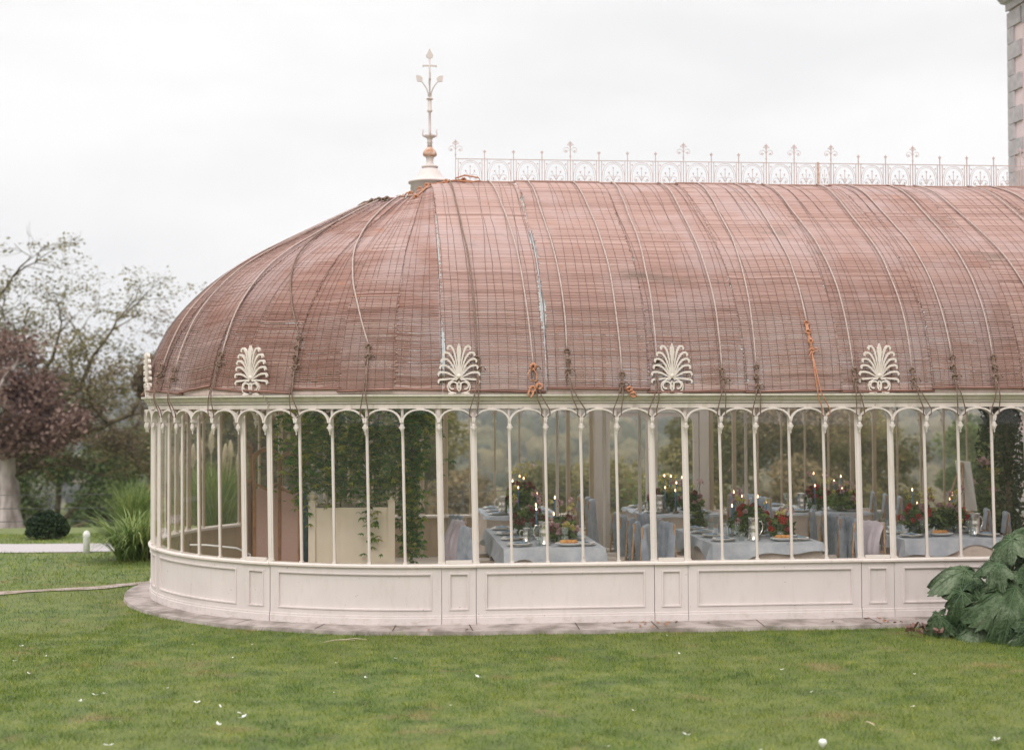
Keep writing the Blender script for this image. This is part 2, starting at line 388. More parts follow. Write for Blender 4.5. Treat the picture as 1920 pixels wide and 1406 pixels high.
def leaf_cards(C, size, rg, lv=None, elong=1.6, up=0.0, droop=0.0):
    """leaf-shaped quads at centres C"""
    n = len(C); d = rg.normal(size=(n, 3)); d[:, 2] = d[:, 2]*.7 - droop; d /= np.linalg.norm(d, axis=1)[:, None]
    e = rg.normal(size=(n, 3)); e[:, 2] += up; e -= (e*d).sum(1)[:, None]*d; e /= np.linalg.norm(e, axis=1)[:, None]
    s = (size*(.6+.8*rg.random(n)))[:, None] if np.isscalar(size) else size[:, None]
    V = np.stack([C-d*s*elong*.5, C+e*s*.5, C+d*s*elong*.5, C-e*s*.5], 1).reshape(-1, 3)
    F = np.arange(4*n).reshape(n, 4)
    r = rg.random(n) if lv is None else np.clip(lv+rg.normal(size=n)*.18, 0, 1)
    return V, F, np.repeat(r, 4)

# ------------------------------------------------------------------ the building's plan and roof
R = 3.5416; A0 = -0.014; AB = 0.3856; PW = 0.3676; PER = AB*5+PW
ZS, ZC = 0.647, 2.303; XR = 10.4; LEAN = 0.018
SBACK = -PI*R
def path(s, off=0.0):
    if s >= 0: return (s, -off, 0.0)
    if s > SBACK:
        t = -s/R; return (-(R+off)*math.sin(t), R-(R+off)*math.cos(t), -t)
    return (-(s-SBACK), 2*R+off, -PI)
CEN = A0+PW/2                     # centre of the first pilaster pair
mids = [CEN+PER*k for k in range(-9, 5)]
mids = [c for c in mids if c > SBACK-XR-.3 and c < XR+.2]
POSTS = []; PAIRS = []; BAYS = []
for c in mids:
    PAIRS.append((c-PW/2, c+PW/2))
for i, c in enumerate(mids[:-1]):
    BAYS.append((c+PW/2, c+PW/2+5*AB))
def P3(s, off, z):
    x, y, a = path(s, off); return (x, y, z)

cons = empty('conservatory', 'long white cast iron conservatory with rounded glazed end, palmette ornaments and ridge cresting', 'conservatory', (2, R, 0))
INV = (-2, -R, 0)
def cpart(name, mb_or_mesh, mats=None, loc=(0, 0, 0), rot=None):
    me = mb_or_mesh.mesh(name, mats) if isinstance(mb_or_mesh, MB) else mb_or_mesh
    return link(name, me, cons, (loc[0]+INV[0], loc[1]+INV[1], loc[2]+INV[2]), rot)

def sweep(mb, s0, s1, prof, mi=0, ds=.12, caps=True):
    """closed profile [(off, z)] swept along the plan from s0 to s1"""
    n = max(1, int(abs(s1-s0)/ds)) if (min(s0, s1) < 0 and max(s0, s1) > SBACK) else 1
    if min(s0, s1) < 0 < max(s0, s1): n = max(n, 2)
    ss = [s0+(s1-s0)*i/n for i in range(n+1)]
    k = len(prof); vs = []; fs = []
    for s in ss:
        for o, z in prof: vs.append(P3(s, o, z))
    for j in range(n):
        for i in range(k):
            i2 = (i+1) % k; fs.append((j*k+i, (j+1)*k+i, (j+1)*k+i2, j*k+i2))
    if caps: fs += [tuple(range(k)), tuple(n*k+i for i in range(k-1, -1, -1))]
    mb.add(vs, fs, mi)

def dado(s0, s1, pair):
    mb = MB(); g = .003; s0 += g; s1 -= g; e = .002
    zb = [-.08, .075, .095, .12, ZS-.045]
    m = .10 if not pair else .075
    p0, p1, q0, q1 = s0+m, s1-m, .155, ZS-.10
    Ls = sorted(set([s0, s1]+[x+d for x in (p0, p0+.016, p1-.016, p1) for d in (-e, e)]+[s0+(s1-s0)*i/12 for i in range(1, 12)]))
    Lz = sorted(set([-.08, ZS-.04]+[x+d for x in (.075, .1, q0, q0+.016, q1-.016, q1) for d in (-e, e)]))
    def lev(s, z):
        if z < .075: return .032
        if z < .1: return .026
        if p0 < s < p1 and q0 < z < q1:
            if p0+.016 < s < p1-.016 and q0+.016 < z < q1-.016: return .004
            return .030
        return .018
    b = .006 if pair else 0
    nz = len(Lz); vs = []; fs = []
    for s in Ls:
        for z in Lz: vs.append(P3(s, lev(s, z)+b, z))
        vs.append(P3(s, -.05, ZS-.04)); vs.append(P3(s, -.05, -.08))
    K = nz+2
    for i in range(len(Ls)-1):
        for j in range(K):
            j2 = (j+1) % K; fs.append((i*K+j, (i+1)*K+j, (i+1)*K+j2, i*K+j2))
    fs += [tuple(range(K)), tuple((len(Ls)-1)*K+j for j in range(K-1, -1, -1))]
    mb.add(vs, fs); return mb
def inside_panel(s0, s1):
    mb = MB(); sweep(mb, s0+.01, s1-.01, [(-.052, .01), (-.052, .6), (-.066, .6), (-.066, .01)])
    for a, b, c, d in ((s0+.06, s1-.06, .5, .53), (s0+.06, s1-.06, .12, .15), (s0+.06, s0+.09, .15, .5), (s1-.09, s1-.06, .15, .5)): sweep(mb, a, b, [(-.066, c), (-.066, d), (-.078, d), (-.078, c)])
    return mb

SILL = [(-.11, ZS-.04), (-.11, ZS-.008), (.03, ZS-.002), (.05, ZS-.016), (.05, ZS-.034), (.03, ZS-.042)]
COR = [(-.06, 2.300), (.045, 2.300), (.047, 2.345), (.030, 2.347), (.030, 2.353), (.062, 2.355), (.064, 2.370), (.050, 2.372), (.050, 2.378), (.074, 2.380), (.088, 2.396), (.100, 2.420), (.094, 2.422), (.094, 2.427), (.132, 2.429), (.134, 2.450), (.02, 2.456), (-.06, 2.456)]
M['eaves'] = paint('eaves_paint', (.56, .44, .40), (.35, .22, .16), .6)
EAV = [(.0, 2.457), (.094, 2.457), (.088, 2.548), (.0, 2.548)]
CORP = [(o if o < 0 else o+.03, z) for o, z in COR]
door_bay = None
for (s0, s1) in BAYS:
    if s1 > XR+.6 or s0 < SBACK-XR-1: continue
    is_door = s1 < SBACK and abs((-(s1-SBACK))-2.649) < .1
    if is_door: door_bay = (s0, s1)
    else:
        cpart('dado_panel', dado(s0, s1, False), M['dado'])
        m = MB(); sweep(m, s0, s1, SILL); cpart('sill', m, M['post'])
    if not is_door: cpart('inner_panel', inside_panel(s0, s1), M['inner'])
    m = MB(); sweep(m, s0-.0, s1+.0, COR); cpart('cornice', m, M['cornice'])
    m = MB(); sweep(m, s0, s1, EAV); cpart('eaves_board', m, M['eaves'])
for (s0, s1) in PAIRS:
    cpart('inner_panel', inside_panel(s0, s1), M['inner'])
    cpart('pilaster_panel', dado(s0, s1, True), M['dado'])
    m = MB(); sweep(m, s0, s1, [(o if o < 0 else o+.012, z) for o, z in SILL]); cpart('sill', m, M['post'])
    m = MB(); sweep(m, s0-.002, s1+.002, CORP); cpart('cornice', m, M['cornice'])
    m = MB(); sweep(m, s0+.001, s1-.001, EAV); cpart('eaves_board', m, M['eaves'])
    if s1 > -3.2 or s1 < SBACK:      # opening lights between the paired columns
        m = MB(); w = s1-s0
        for (a, b, c, d) in ((-.14, .14, ZS+.0, ZS+.035),):
            sweep(m, (s0+s1)/2+a, (s0+s1)/2+b, [(-.012, c), (-.012, d), (.03, d), (.03, c)])
        cpart('casement_rail', m, M['post'])

# posts: slim mullions and stouter main columns, both slightly out of plumb like the old ironwork
def post_mesh(w, d):
    mb = MB(); h = ZC-ZS+.01
    pr = [(-w/2, -.006), (-w/2, .006), (-w*.36, .010), (-w*.3, d*.75), (0, d), (w*.3, d*.75), (w*.36, .010), (w/2, .006), (w/2, -.006)]
    n = len(pr); vs = [(x, -y, 0) for x, y in pr]+[(x, -y, h) for x, y in pr]
    mb.add(vs, [tuple(range(n)), tuple(range(2*n-1, n-1, -1))]+[((i+1) % n, i, n+i, n+(i+1) % n) for i in range(n)])
    mb.box(-w/2-.005, -d-.004, 0, w/2+.005, .018, .02)
    mb.box(-w*.38, .0062, .021, w*.38, .006+d*.8, h-.01, 1)  # indoor half of the post, its shade put into the darker colour
    return mb
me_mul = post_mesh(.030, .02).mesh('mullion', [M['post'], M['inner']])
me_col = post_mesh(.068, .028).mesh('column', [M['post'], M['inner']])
def arch_mesh():
    mb = MB(); w = AB; n = 12
    for sg in (1, -1):
        pts = []
        for i in range(n+1):
            t = PI/2*i/n; x = .004+(w/2-.004)*(1-math.cos(t)**.9) ; z = 2.150+.140*math.sin(t)
            pts.append((sg*(x-w/2), z))
        mb.ribbon(pts, [.016+.004*(1-i/n) for i in range(n+1)], -.098, -.062)
        mb.ribbon([(p[0]*.985, p[1]-.006) for p in pts], .009, -.062, -.03)
    mb.box(-.04, -.085, 2.285, .04, .0, 2.301)
    return mb
me_arch = arch_mesh().mesh('arch', M['post'])
mb = MB()      # pendant boss where two arches meet on a post
mb.lathe([(.003, -.085), (.010, -.07), (.006, -.055), (.016, -.04), (.024, -.022), (.028, -.004), (.022, .01), (.026, .018), (.016, .03), (.013, .07), (.012, .1)], 8, (0, -.075, 2.10))
for sg in (-1, 1): mb.ball((sg*.024, -.078, 2.098), .011, 6)
mb.box(-.009, -.075, 2.1, .009, -.01, 2.135)
me_boss = mb.mesh('boss', M['post'])
pane_w = AB-.03; mb = MB(); mb.box(-pane_w/2, -.002, 0, pane_w/2, .002, ZC-ZS-.003)
me_pane = mb.mesh('glass_pane', M['pane'])
def lean_x(z): return -LEAN*(z-ZS)
allposts = []
for (s0, s1) in PAIRS: allposts += [(s0, 1), (s1, 1)]
for (s0, s1) in BAYS:
    for k in range(1, 5): allposts.append((s0+k*AB, 0))
def vis(s): return -(XR+.05)+SBACK < s < XR+.05
for s, big in allposts:
    if not vis(s): continue
    if door_bay and door_bay[0]+.05 < s < door_bay[1]-.05: continue
    x, y, a = path(s); ln = -LEAN if SBACK < s else 0
    if s < -3.2: ln = 0
    o = cpart('column' if big else 'mullion', me_col if big else me_mul, loc=(x, y, ZS-.003), rot=(0, ln, a))
    b = link('boss', me_boss, o, (0, 0, -ZS+.003), None)
cells = []
for (s0, s1) in PAIRS: cells.append((s0, s1))
for (s0, s1) in BAYS:
    for k in range(5): cells.append((s0+k*AB, s0+(k+1)*AB))
for (s0, s1) in cells:
    c = (s0+s1)/2
    if not vis(c): continue
    ind = door_bay and door_bay[0] < c < door_bay[1]
    shift = lean_x(2.2) if c > -3.2 else 0
    x, y, a = path(c+shift)
    sc = (s1-s0)/AB
    if not ind:
        o = cpart('arch', me_arch, loc=(x, y, 0), rot=(0, 0, a)); o.scale = (sc, 1, 1)
        x, y, a = path(c)
        o = cpart('glass_pane', me_pane, loc=(x, y+0, ZS-.001), rot=(0, -LEAN if c > -3.2 else 0, a)); o.scale = ((s1-s0-.03)/pane_w, 1, 1)

# double doors in the far wall
if door_bay:
    xa = -(door_bay[1]-SBACK); xb = -(door_bay[0]-SBACK)
    fr = MB(); y0, y1 = 2*R-.05, 2*R+.05
    fr.box(xa+.05, y0, 0, xa+.20, y1, 2.3); fr.box(xb-.2, y0, 0, xb-.05, y1, 2.3); fr.box(xa+.2, y0, 2.235, xb-.2, y1, 2.3)
    cpart('door_frame', fr, M['post'])
    for (a, b) in ((xa+.21, (xa+xb)/2-.005), ((xa+xb)/2+.005, xb-.21)):
        d = MB(); t0, t1 = 2*R-.03, 2*R+.03; w = .085; zr = 2.225
        d.box(a, t0, .02, a+w, t1, zr); d.box(b-w, t0, .02, b, t1, zr); d.box(a+w, t0, .02, b-w, t1, .62); d.box(a+w, t0, zr-.07, b-w, t1, zr)
        for sx in (0, 1):     # rounded upper corners
            cx = a+w if sx == 0 else b-w; sg = 1 if sx == 0 else -1; q = []
            for i in range(6):
                t = PI/2*i/5; q.append((cx+sg*.09*(1-math.cos(PI/2-t)), zr-.07-.09*(1-math.sin(PI/2-t))))
            poly = [(cx, zr-.07)]+q
            d.prism(poly if sx == 0 else poly[::-1], t0+.002, t1-.002)
        dd = cpart('door', d, M['post'])
        g = MB(); g.box(a+w, 2*R-.003, .62, b-w, 2*R+.003, zr-.07); link('glass_pane', g.mesh('glass_pane', M['pane']), dd, (0, 0, 0))
        h = MB(); hx = b-.04 if a < (xa+xb)/2-.3 else a+.04
        h.tube([(hx, t0, 1.0), (hx, t0-.04, 1.0), (hx+.08, t0-.045, 1.0)], .008); link('handle', h.mesh('handle', M['brass']), dd, (0, 0, 0))

# slim columns standing inside, carrying the raised roof
for (ix, iy) in ((2.72, 3.2), (2.11, 2.3), (1.81, 4.6), (4.5, 4.6)):
    m = MB(); m.lathe([(.05, 0), (.05, .04), (.03, .07), (.024, .1), (.022, 2.3), (.03, 2.34), (.03, 3.9)], 10); cpart('inner_column', m, M['post'], (ix, iy, .0))

# ---- roof
prof = [(3.62, 2.45), (3.60, 2.58), (3.57, 2.71), (3.51, 2.91), (3.42, 3.09), (3.31, 3.31), (3.09, 3.58), (2.86, 3.80), (2.63, 3.985), (2.29, 4.19), (1.84, 4.42), (1.41, 4.635), (1.02, 4.83), (.69, 4.97), (.32, 5.07), (.0, 5.13)]
_p = np.array(prof)
_l = np.concatenate([[0], np.cumsum(np.hypot(*np.diff(_p, axis=0).T))])
LT = _l[-1]; _v = np.linspace(0, LT, 400)
_r = np.interp(_v, _l, _p[:, 0]); _z = np.interp(_v, _l, _p[:, 1])
ker = np.ones(31)/31
def _sm(a): return np.convolve(np.concatenate([a[0]*2-a[15:0:-1], a, a[-1]*2-a[-2:-17:-1]]), ker, 'valid')
_r, _z = _sm(_r), _sm(_z)
_nr = np.gradient(_z, _v); _nz = -np.gradient(_r, _v); _nn = np.hypot(_nr, _nz); _nr /= _nn; _nz /= _nn
def smooth01(t): t = np.clip(t, 0, 1); return t*t*(3-2*t)
def roofP(s, v, off=0.0):
    """vectorised: points on the roof at plan position s, arc length v from the eave, lifted by off"""
    s = np.asarray(s, float); v = np.asarray(v, float)
    r = np.interp(v, _v, _r)+off*np.interp(v, _v, _nr); z = np.interp(v, _v, _z)+off*np.interp(v, _v, _nz)
    z = z+.13*(1-np.clip(r/3.6, 0, 1))*smooth01((s+1.6)/2.0)
    t = np.clip(-s/R, 0, PI)
    x = np.where(s >= 0, s, -r*np.sin(t)); x = np.where(s <= SBACK, -(s-SBACK), x)
    y = R-r*np.cos(t)
    return np.stack([x+0*v, y+0*x, z+0*x], -1)
def grid_faces(nu, nv):
    i, j = np.meshgrid(np.arange(nu-1), np.arange(nv-1), indexing='ij'); a = i*nv+j
    return np.stack([a, a+nv, a+nv+1, a+1], -1).reshape(-1, 4)
ss = np.concatenate([np.linspace(XR, .32, 12), [.30, .15, 0], np.linspace(-.25, SBACK, 45), np.linspace(SBACK-.8, SBACK-XR, 12)]); vv = np.linspace(0, LT-.02, 30)
S_, V_ = np.meshgrid(ss, vv, indexing='ij')
V_ = np.where((S_ < .3) & (S_ > SBACK-.3), V_*(LT-.40)/LT, V_); Pt = roofP(S_, V_, 0).reshape(-1, 3); Pb = roofP(S_, V_, -.006).reshape(-1, 3)
gf = grid_faces(len(ss), len(vv)); me = np_mesh('roof_glazing', np.concatenate([Pt, Pb]), np.concatenate([gf, gf[:, ::-1]+len(Pt)]), M['roofglass'], smooth=True)
cpart('roof_glazing', me)
def rafter(s):
    v = np.linspace(0.02, LT-.3 if SBACK < s < 0 else LT-.05, 26); m = MB(); pts = [tuple(p) for p in roofP(np.full(26, s), v, -.03)]
    m.tube(pts, .016, 4); return m
for s, big in allposts:
    if vis(s): cpart('rafter', rafter(s), M['post'])
m = MB(); m.box(-.1, R-.06, 5.13, XR, R+.06, 5.235); cpart('ridge_beam', m, M['post'])

# antefix palmettes on the cornice
def antefix():
    mb = MB(); D0, D1 = -.022, .012
    stem = []
    for x, z in ((0, .545), (.022, .49), (.026, .44), (.018, .39), (.02, .36), (.012, .33), (.013, .2)): stem.append((x, z))
    poly = stem+[(-x, z) for x, z in stem[::-1][:-1]]
    mb.prism(poly[::-1], D0-.004, D1)
    ends = [(.105, .475, .5), (.150, .405, .43), (.172, .335, .36), (.186, .265, .29), (.205, .185, .215), (.205, .095, .135)]
    for sg in (1, -1):
        for k, (ex, ez, tz) in enumerate(ends):
            pts = []; b0 = (.006+.006*(5-k)*0, .17); n = 16
            cx = .012+.020*k; 
            rise = (cx+.012, tz-.06-.01*k)
            for i in range(n+1):
                t = i/n
                # stalk rises then arcs over and curls down at the tip
                p0 = Vector((.008, .165)); p1 = Vector((rise[0], tz*.55+.08)); p2 = Vector((ex*.55, tz+.018)); p3 = Vector((ex*1.04, tz+.012)); 
                q = p0*(1-t)**3+p1*3*t*(1-t)**2+p2*3*t*t*(1-t)+p3*t**3
                pts.append((sg*q.x, q.y))
            ex2 = ex*1.04; hk = [(ex2+.016, tz+.002), (ex2+.022, tz-.014), (ex2+.016, tz-.03)]
            pts += [(sg*a, b) for a, b in hk]
            mb.ribbon(pts, [.010+.012*min(1, i/12) for i in range(len(pts)-1)]+[.010], D0+.001*k, D1-.001*k)
        for q in range(1, 5):      # fan of fine ribs beside the centre leaf
            mb.ribbon([(sg*(.010+.004*q), .19), (sg*(.014+.013*q), .30-.012*q), (sg*(.016+.017*q), .42-.035*q)], .007, D0+.004, D1-.004)
        # scrolls at the foot
        sc = []
        for i in range(26):
            t = i/25*PI*1.75; rad = .062*(1-.55*i/25); sc.append((sg*(.068-rad*math.cos(t-.5)), .075+rad*math.sin(t-.5)*.95))
        mb.ribbon(sc, .016, D0-.006, D1+.001)
        mb.ribbon([(sg*x, z) for x, z in ((.008, .17), (.03, .145), (.055, .15), (.09, .13), (.118, .11), (.128, .07), (.118, .03), (.09, .012), (.03, .0))], .014, D0-.002, D1+.002)
        mb.ribbon([(0, .02), (sg*.02, .05), (sg*.022, .09), (0, .13)], .014, D0-.008, D1+.003)
        mb.box(min(sg*.06, sg*.12), D0, -.008, max(sg*.06, sg*.12), D1+.05, .008)
    mb.ball((0, -.01, .185), .03, 8)
    return mb
me_ant = antefix().mesh('antefix', M['antefix'])
for c in mids:
    if not vis(c): continue
    x, y, a = path(c, .10); o = cpart('antefix', me_ant, loc=(x, y, 2.462), rot=(0.03, 0, a)); o.scale = (.93, 1, .98)

# ridge cresting
def cusp(mb, x, z, s=.016, up=1, y0=-.004, y1=.004, ang=0.0):
    q = [(0, 1.5), (.3, .6), (1, .35), (.5, -.1), (.3, -.6), (0, -.8), (-.3, -.6), (-.5, -.1), (-1, .35), (-.3, .6)]
    ca, sa = math.cos(ang), math.sin(ang)
    poly = [(x+s*(a*ca-b*up*sa), z+s*(a*sa+b*up*ca)) for a, b in q]
    mb.prism(poly if up < 0 else poly[::-1], y0, y1)
def crest_panel():
    mb = MB(); w = .384; h = .32; t = .0055
    mb.box(-w/2, -.006, 0, w/2, .006, .008); mb.box(-w/2, -.007, h-.009, w/2, .007, h)
    for x in (-w/2+.035, w/2-.035): mb.box(x-.004, -.005, .0081, x+.004, .005, h-.0091)
    for sg in (1, -1):
        for dx, tt in ((0, .006), (.024, .0045)):
            pts = [(sg*(w/2-.04-dx-(w/2-.045-dx)*(1-math.cos(PI/2*i/10))), .012+(h-.03-dx*.6)*math.sin(PI/2*i/10)*1.0) for i in range(11)]
            pts = [(sg*((w/2-.04-dx)*math.cos(PI/2*i/10)**.8), .09+(h-.115-dx*.9)*math.sin(PI/2*i/10)) for i in range(11)]
            mb.ribbon([(pts[0][0], .01)]+pts, tt, -.003-dx*.05, .003)
        for cx, cz, rad in ((.066, .068, .048),):      # lower scroll
            pts = [(sg*(cx-rad*(1-.5*i/14)*math.cos(i/14*PI*1.7+.4)), cz+rad*(1-.5*i/14)*math.sin(i/14*PI*1.7+.4)) for i in range(15)]
            mb.ribbon(pts, .0045, -.0035, .0035)
            mb.ribbon([(0, .05), (sg*.03, .11), (sg*.055, .145)], .0045, -.0025, .0025)
        cusp(mb, sg*.075, .06, .017); cusp(mb, sg*.058, .155, .015)
        cusp(mb, sg*(w/2-.065), h-.06, .014, 1, ang=-sg*.8)
    mb.box(-.003, -.0045, .0081, .003, .0045, .2); cusp(mb, 0, .215, .015)
    ring = [(.02*math.cos(a*PI/6), .085+.03*math.sin(a*PI/6)) for a in range(13)]; mb.ribbon(ring, .0045, -.0043, .0043)
    return mb
me_cp = crest_panel().mesh('cresting_panel', M['crest'])
def crest_post(tall):
    mb = MB(); h = .32; top = h+(.085 if not tall else .19)
    mb.box(-.005, -.008, -.03, .005, .008, top)
    if not tall:
        cusp(mb, 0, top+.005, .026)
        mb.ball((0, 0, h+.02), .009, 6)
    else:
        mb.ball((0, 0, h+.05), .013, 6); cusp(mb, 0, top+.025, .03)
        for sg in (1, -1):
            pts = [(sg*(.056-.046*(1-.6*i/20)*math.cos(i/20*PI*2.0)), h+.125+.046*(1-.6*i/20)*math.sin(i/20*PI*2.0)) for i in range(21)]
            mb.ribbon(pts, .0055, -.003, .003); cusp(mb, sg*.056, h+.118, .014, ang=-sg*.9)
            mb.ribbon([(0, h+.165), (sg*.02, h+.2), (sg*.036, h+.195)], .006, -.0035, .0035); cusp(mb, sg*.036, h+.2, .011, ang=sg*.5)
    return mb
me_cs = crest_post(False).mesh('cresting_spike', M['crest']); me_ct = crest_post(True).mesh('scrolled_finial', M['crest'])
ZR = 5.28; cp = [.34, .725, 1.11, 1.49, 1.87, 2.255, 2.64, 3.02, 3.40, 3.78, 4.155, 4.535, 4.92]
cp2 = [5.43+.381*k for k in range(13)]
tall = {.34, 1.87, 3.40, 4.535, 4.92}
for x in cp: cpart('scrolled_finial' if x in tall else 'cresting_spike', me_ct if x in tall else me_cs, loc=(x, R, ZR))
for k, x in enumerate(cp2): cpart('scrolled_finial' if k % 4 in (0, 3) and k < 4 or k in (7, 11) else 'cresting_spike', me_ct if (k in (0, 3, 7, 11)) else me_cs, loc=(x, R, ZR))
allp = cp+[5.25]+cp2
for i in range(len(allp)-1):
    w = allp[i+1]-allp[i]; o = cpart('cresting_panel', me_cp, loc=((allp[i]+allp[i+1])/2, R, ZR)); o.scale = (w/.384, 1, 1)
m = MB(); m.box(5.237, R-.01, ZR-.02, 5.263, R+.01, ZR+.33); cpart('cresting_stanchion', m, M['rust'])

# big finial on the crown of the rounded end
fin = MB()
fin.lathe([(.26, 4.9), (.255, 5.26), (.285, 5.265), (.287, 5.285), (.24, 5.30), (.20, 5.325), (.165, 5.37), (.13, 5.43), (.095, 5.465)], 32)
fin.lathe([(.095, 5.465), (.11, 5.475), (.112, 5.49), (.09, 5.50), (.055, 5.51), (.045, 5.55), (.05, 5.60), (.062, 5.615)], 20)
fo = cpart('finial', fin, M['finial'])
f2 = MB(); f2.lathe([(.062, 5.615), (.09, 5.63), (.094, 5.655), (.082, 5.69), (.055, 5.72), (.035, 5.745)], 20); link('rusted_knop', f2.mesh('rusted_knop', M['rust']), fo)
f3 = MB(); f3.lathe([(.035, 5.745), (.028, 5.79), (.04, 5.80), (.03, 5.83), (.04, 5.86), (.075, 5.885), (.075, 5.905), (.03, 5.915), (.02, 5.93), (.017, 6.06), (.016, 6.2), (.034, 6.215), (.036, 6.235), (.026, 6.25), (.027, 6.35), (.022, 6.37), (.046, 6.378), (.046, 6.39), (.02, 6.398), (.012, 6.45)], 14)
link('stem', f3.mesh('stem', M['finial']), fo)
f4 = MB(); f4.tube([(0, 0, 6.39), (0, 0, 6.96)], .011, 8)
poly = [(0, .14), (.02, .09), (.05, .04), (.04, .015), (.012, 0), (-.012, 0), (-.04, .015), (-.05, .04), (-.02, .09)]
f4.prism([(x, 6.92+z) for x, z in poly][::-1], -.012, .012)
f4.box(-.09, -.009, 6.815, .09, .009, 6.832)
for sg in (1, -1): f4.lathe([(.004, -.02), (.012, 0), (.004, .02)], 6, (sg*.085, 0, 6.823)); f4.ball((sg*.06, 0, 6.823), .012, 6)
for k in range(4):
    a = k*PI/2; ca, sa = math.cos(a), math.sin(a)
    P = [(.012, 6.40), (.02, 6.46), (.045, 6.53), (.085, 6.59), (.115, 6.625)]
    f4.tube([(r*ca, r*sa, z) for r, z in P], .009, 6)
    lm = MB(); q = [(-.03, -.03), (.035, -.02), (.045, .06), (-.01, .055), (-.045, .02)]
    vs = [((.135+x)*ca, (.135+x)*sa, 6.635+z) for x, z in q]; off = Vector((-sa, ca, 0))*.01
    f4.add([tuple(Vector(v)+off) for v in vs]+[tuple(Vector(v)-off) for v in vs], [(0, 1, 2, 3, 4), (9, 8, 7, 6, 5)]+[((i+1) % 5, i, 5+i, 5+(i+1) % 5) for i in range(5)])
    P = [(.05, 5.88), (.085, 5.895), (.095, 5.93), (.085, 5.96), (.1, 5.985)]
    f4.tube([(r*ca, r*sa, z) for r, z in P], [.014, .014, .011, .01, .006], 6)
link('spire', f4.mesh('spire', M['finial']), fo)
fo.location = (fo.location[0], fo.location[1]+R, fo.location[2])

